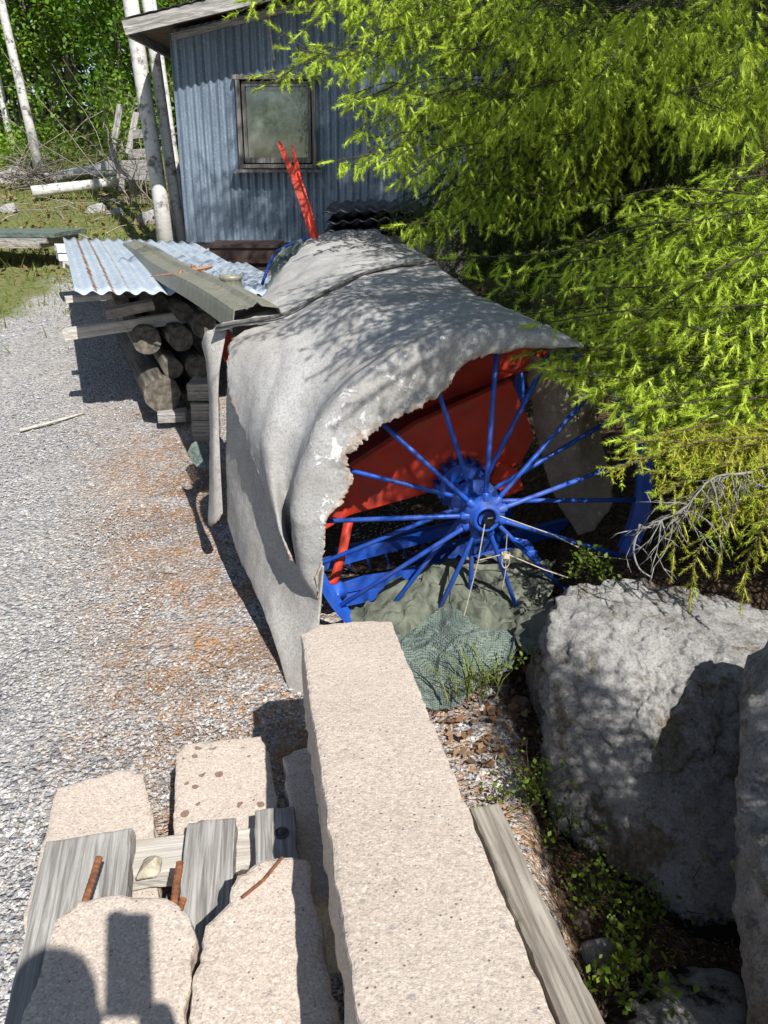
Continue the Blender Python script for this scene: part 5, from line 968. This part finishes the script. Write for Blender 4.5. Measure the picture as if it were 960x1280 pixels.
for k, (u, v, Y, r, lb, pl_) in enumerate(((10, 195, 15.5, .5, 'low bright bush at the left edge behind the brush pile', LEAF_A), (75, 185, 16.2, .5, 'low bush between the slim birch and the dark gap', LEAF_A), (135, 130, 15.5, .45, 'sparse light bush in front of the dark forest gap', LEAF_A), (160, 170, 13.0, .4, 'yellowish bush left of the double birch', LEAF_A))):
    c = at(u, v, Y); gg = g(c[0], c[1]); root = empty('bush', (c[0], c[1], gg), lb, 'bush', 'bushes at the forest edge'); m = MB(); cs = []
    for j in range(9):
        p = np.array([c[0]+random.gauss(0, .1), c[1], gg]); q = np.array([c[0]+random.gauss(0, r*.7), c[1]+random.gauss(0, r*.5), c[2]+random.gauss(.1, r*.5)]); m.tube([p, (p+q)/2+[0, 0, .1], q], [.014, .01, .004], 5, False); cs += [q, q*.7+p*.3]
    m.build('branches', GREYTWIG, root); V = leaf_cloud(cs, 42, (.16, .16, .15), .075); mk('leaves', V, quads(V), pl_, root)
# dead tangled bush near the double birch
m = MB()
for k in range(11):
    p = at(168+random.gauss(0, 10), 255, 11.5); d = np.array([random.gauss(-.15, .35), random.gauss(0, .3), 1.]); Q = [p]
    for j in range(7): Q.append(Q[-1]+d*random.uniform(.2, .34)); d = d+np.array([random.gauss(0, .35), random.gauss(0, .3), random.gauss(-.08, .25)])
    m.tube(Q, np.linspace(.008, .002, 8), 4, False)
    for j in range(2, 6):
        e = np.array([random.gauss(0, .3), random.gauss(0, .3), random.gauss(0, .2)]); m.tube([Q[j], Q[j]+e, Q[j]+e*1.6+[0, 0, -.06]], [.0045, .003, .0015], 4, False)
tag(m.build('dead_bush', GREYTWIG), 'tangle of bare grey branches left of the double birch', 'bush')
# fallen birch logs, brush, wooden frame, rocks
def blog(a, b, r, lb): tag(logmesh('birch_log', a, b, r, r*.8, [BIRCH, LOGEND], 3), lb, 'log', 'fallen birch logs')
blog(at(55, 224, 13.8), at(135, 208, 14.6), .085, 'upper fallen birch log lying across the slope'); blog(at(40, 240, 12.7), at(148, 227, 13.2), .085, 'lower fallen birch log below the upper one'); blog(at(115, 217, 14.0), at(195, 214, 13.0), .05, 'thin fallen birch log running toward the double birch')
GW = 'planks of the fallen wooden frame'
for k, (a, b, w, lb) in enumerate((((138, 204, 12.6), (150, 130, 12.8), .09, 'left leaning pole of the old wooden frame'), ((160, 192, 12.4), (170, 140, 12.6), .09, 'right leaning pole of the old wooden frame'), ((166, 168, 12.4), (196, 165, 12.2), .12, 'upper crosswise board of the old wooden frame'), ((160, 193, 12.2), (192, 190, 12.0), .12, 'lower crosswise board of the old wooden frame'), ((126, 207, 12.4), (182, 206, 12.0), .13, 'long grey board at the foot of the wooden frame'), ((146, 217, 12.0), (195, 220, 11.6), .14, 'bluish grey board lying below the wooden frame'), ((150, 238, 11.6), (155, 218, 11.7), .08, 'short post stump under the wooden frame'))):
    pl('frame_board', at(*a), at(*b), w, .05, WOODG, lb, 'board', GW, k, (0, -1, .2))
for k, (u, v, Y, s_, lb) in enumerate(((163, 292, 9.6, .22, 'pale angular rock at the foot of the double birch'), (118, 249, 12.0, .17, 'grey rock on the slope below the birch logs'), (140, 247, 11.8, .14, 'dark rock below the wooden frame'), (12, 222, 14.2, .3, 'flat pinkish rock at the left edge beside the brush pile'), (125, 293, 9.9, .09, 'small stone in the grass left of the pale rock'), (180, 230, 11.4, .2, 'brownish mossy rock beside the double birch'), (8, 262, 12, .16, 'small pale rock at the left edge in the grass'))):
    c = at(u, v, Y); c[2] = g(c[0], c[1]); tag(boulder('rock', [c+s_*np.array(q)*(1+.2*random.random()) for q in ((-1, -.7, -.3), (1, -.6, -.3), (1.1, .8, -.3), (-.9, .9, -.3), (-.5, -.3, .5), (.7, .0, .85), (.1, .6, .6))], ROCK, 4, 14, .03*s_*4, 40+k, (-9, .3)), lb, 'rock', 'rocks on the far slope')
m = MB()
for k in range(120):
    p = at(40+random.gauss(0, 16), 222+random.gauss(0, 8), 13.6); L = random.uniform(.2, .7); d = np.array([random.gauss(0, 1), random.gauss(0, .5), random.gauss(.25, .3)]); d /= np.linalg.norm(d); m.tube([p, p+d*L*.5+[0, 0, .05], p+d*L], [.009, .006, .002], 4, False)
tag(m.build('brush_pile', GREYTWIG), 'pile of dry brushwood beside the fallen birch logs at left', 'brushwood')
n = 2600; P = np.c_[-9+7.2*rng.random(n), 8.6+6.5*rng.random(n)]; P = np.c_[P, gz(P[:, 0], P[:, 1])+.04]; V = leaf_cloud(P, 1, (.02, .02, .015), .07, up=.9); kind(mk('leaf_litter', V, quads(V), bpy.data.materials['dead_leaf'], None, (0, 0, 0)), 'stuff')
m = MB()
for k in range(150):
    x, y = -8.5+6.4*random.random(), 9+5.6*random.random(); p = np.array([x, y, g(x, y)+.05]); L = random.uniform(.2, .9); a = random.random()*6.28; d = np.array([math.cos(a), math.sin(a)*.6, random.gauss(.12, .15)]); m.tube([p, p+d*L*.5+[0, 0, .03], p+d*L], [.009, .006, .003], 4, False)
kind(m.build('fallen_branches', GREYTWIG, None, (0, 0, 0)), 'stuff')
# board stacks at the left edge
GS = 'board stack at the left edge'
for k, (v, u0, u1, mat, lb) in enumerate(((301, -60, 70, WOODG2, 'bottom board of the low stack at the left edge'), (295, -60, 78, WOODG, 'middle board of the low stack at the left edge'), (288, -60, 88, m_simple('green_board', (.07, .1, .085), (.14, .17, .145), 8), 'dark green sheet on top of the low stack at the left edge'))):
    pl('board', at(u0, v, 9.4), at(u1, v, 9.2), .7, .05, mat, lb, 'board', GS, k)
for k, (u0, u1, v, lb) in enumerate(((69, 96, 306, 'upper pale board end left of the roofing sheet'), (71, 96, 316, 'middle pale board end left of the roofing sheet'), (76, 98, 325, 'lower pale board end left of the roofing sheet'))):
    a, b = at(u0, v, 7.6), at(u1+70, v, 7.9); pl('board', a, b, .3, .06, WHITEB if k < 2 else WOODL, lb, 'board', 'pale board ends beside the roofing sheet', k)

# ================================================================== THE PHOTOGRAPHER (standing behind the lens; throws the shadow at the bottom left)
per = bpy.data.meshes.new('person'); V = []; E = []; Rr = []
def jv(p, r, par=None):
    V.append(p); Rr.append(r)
    if par is not None: E.append((par, len(V)-1))
    return len(V)-1
gy = -.52
pel = jv((0, gy, .92), .16); bel = jv((0, gy+.02, 1.1), .15, pel); che = jv((0, gy+.08, 1.4), .17, bel); nek = jv((-.01, gy+.17, 1.57), .065, che); h1 = jv((-.02, gy+.23, 1.66), .075, nek); h2 = jv((-.02, gy+.25, 1.76), .1, h1); jv((-.02, gy+.25, 1.85), .075, h2)
for s_ in (-1, 1):
    hp = jv((s_*.1, gy, .86), .1, pel); kn = jv((s_*.12, gy+.03, .48), .065, hp); an = jv((s_*.13, gy-.02, .09), .045, kn); jv((s_*.14, gy+.14, .04), .04, an)
    sh = jv((s_*.19, gy+.08, 1.45), .07, che); el = jv((s_*.23, gy+.2, 1.2), .047, sh); wr_ = jv((s_*.075, gy+.42, 1.44), .03, el); jv((s_*.045, -.05, 1.5), .03, wr_)
per.from_pydata(V, E, []); po = bpy.data.objects.new('person', per); COL.objects.link(po); per.materials.append(m_simple('dark_clothes', (.04, .045, .06), (.08, .085, .1), 20, .9))
sk = po.modifiers.new('skin', 'SKIN'); po.modifiers.new('sub', 'SUBSURF').levels = 2; po.modifiers['sub'].render_levels = 2
if not per.skin_vertices: per.skin_vertices.new()
for i, r in enumerate(Rr): per.skin_vertices[0].data[i].radius = (r, r)
per.skin_vertices[0].data[0].use_root = True
tag(po, 'person in dark clothes holding up a phone behind the broken-ended beam', 'person')
ph = MB(); A3 = [np.array([1., 0, 0]), -FW, UP]; cc = np.array([0, 0, H])-FW*.022-UP*.058+np.array([.02, 0, 0]); ph.box(cc, (.076, .009, .16), A3); ph.box(cc+UP*.058-FW*-.006-np.array([.02, 0, 0]), (.02, .003, .05), A3)
tag(ph.build('phone', BLACK), 'phone held up by the person behind the camera, casting the rectangular shadow on the beam', 'phone')
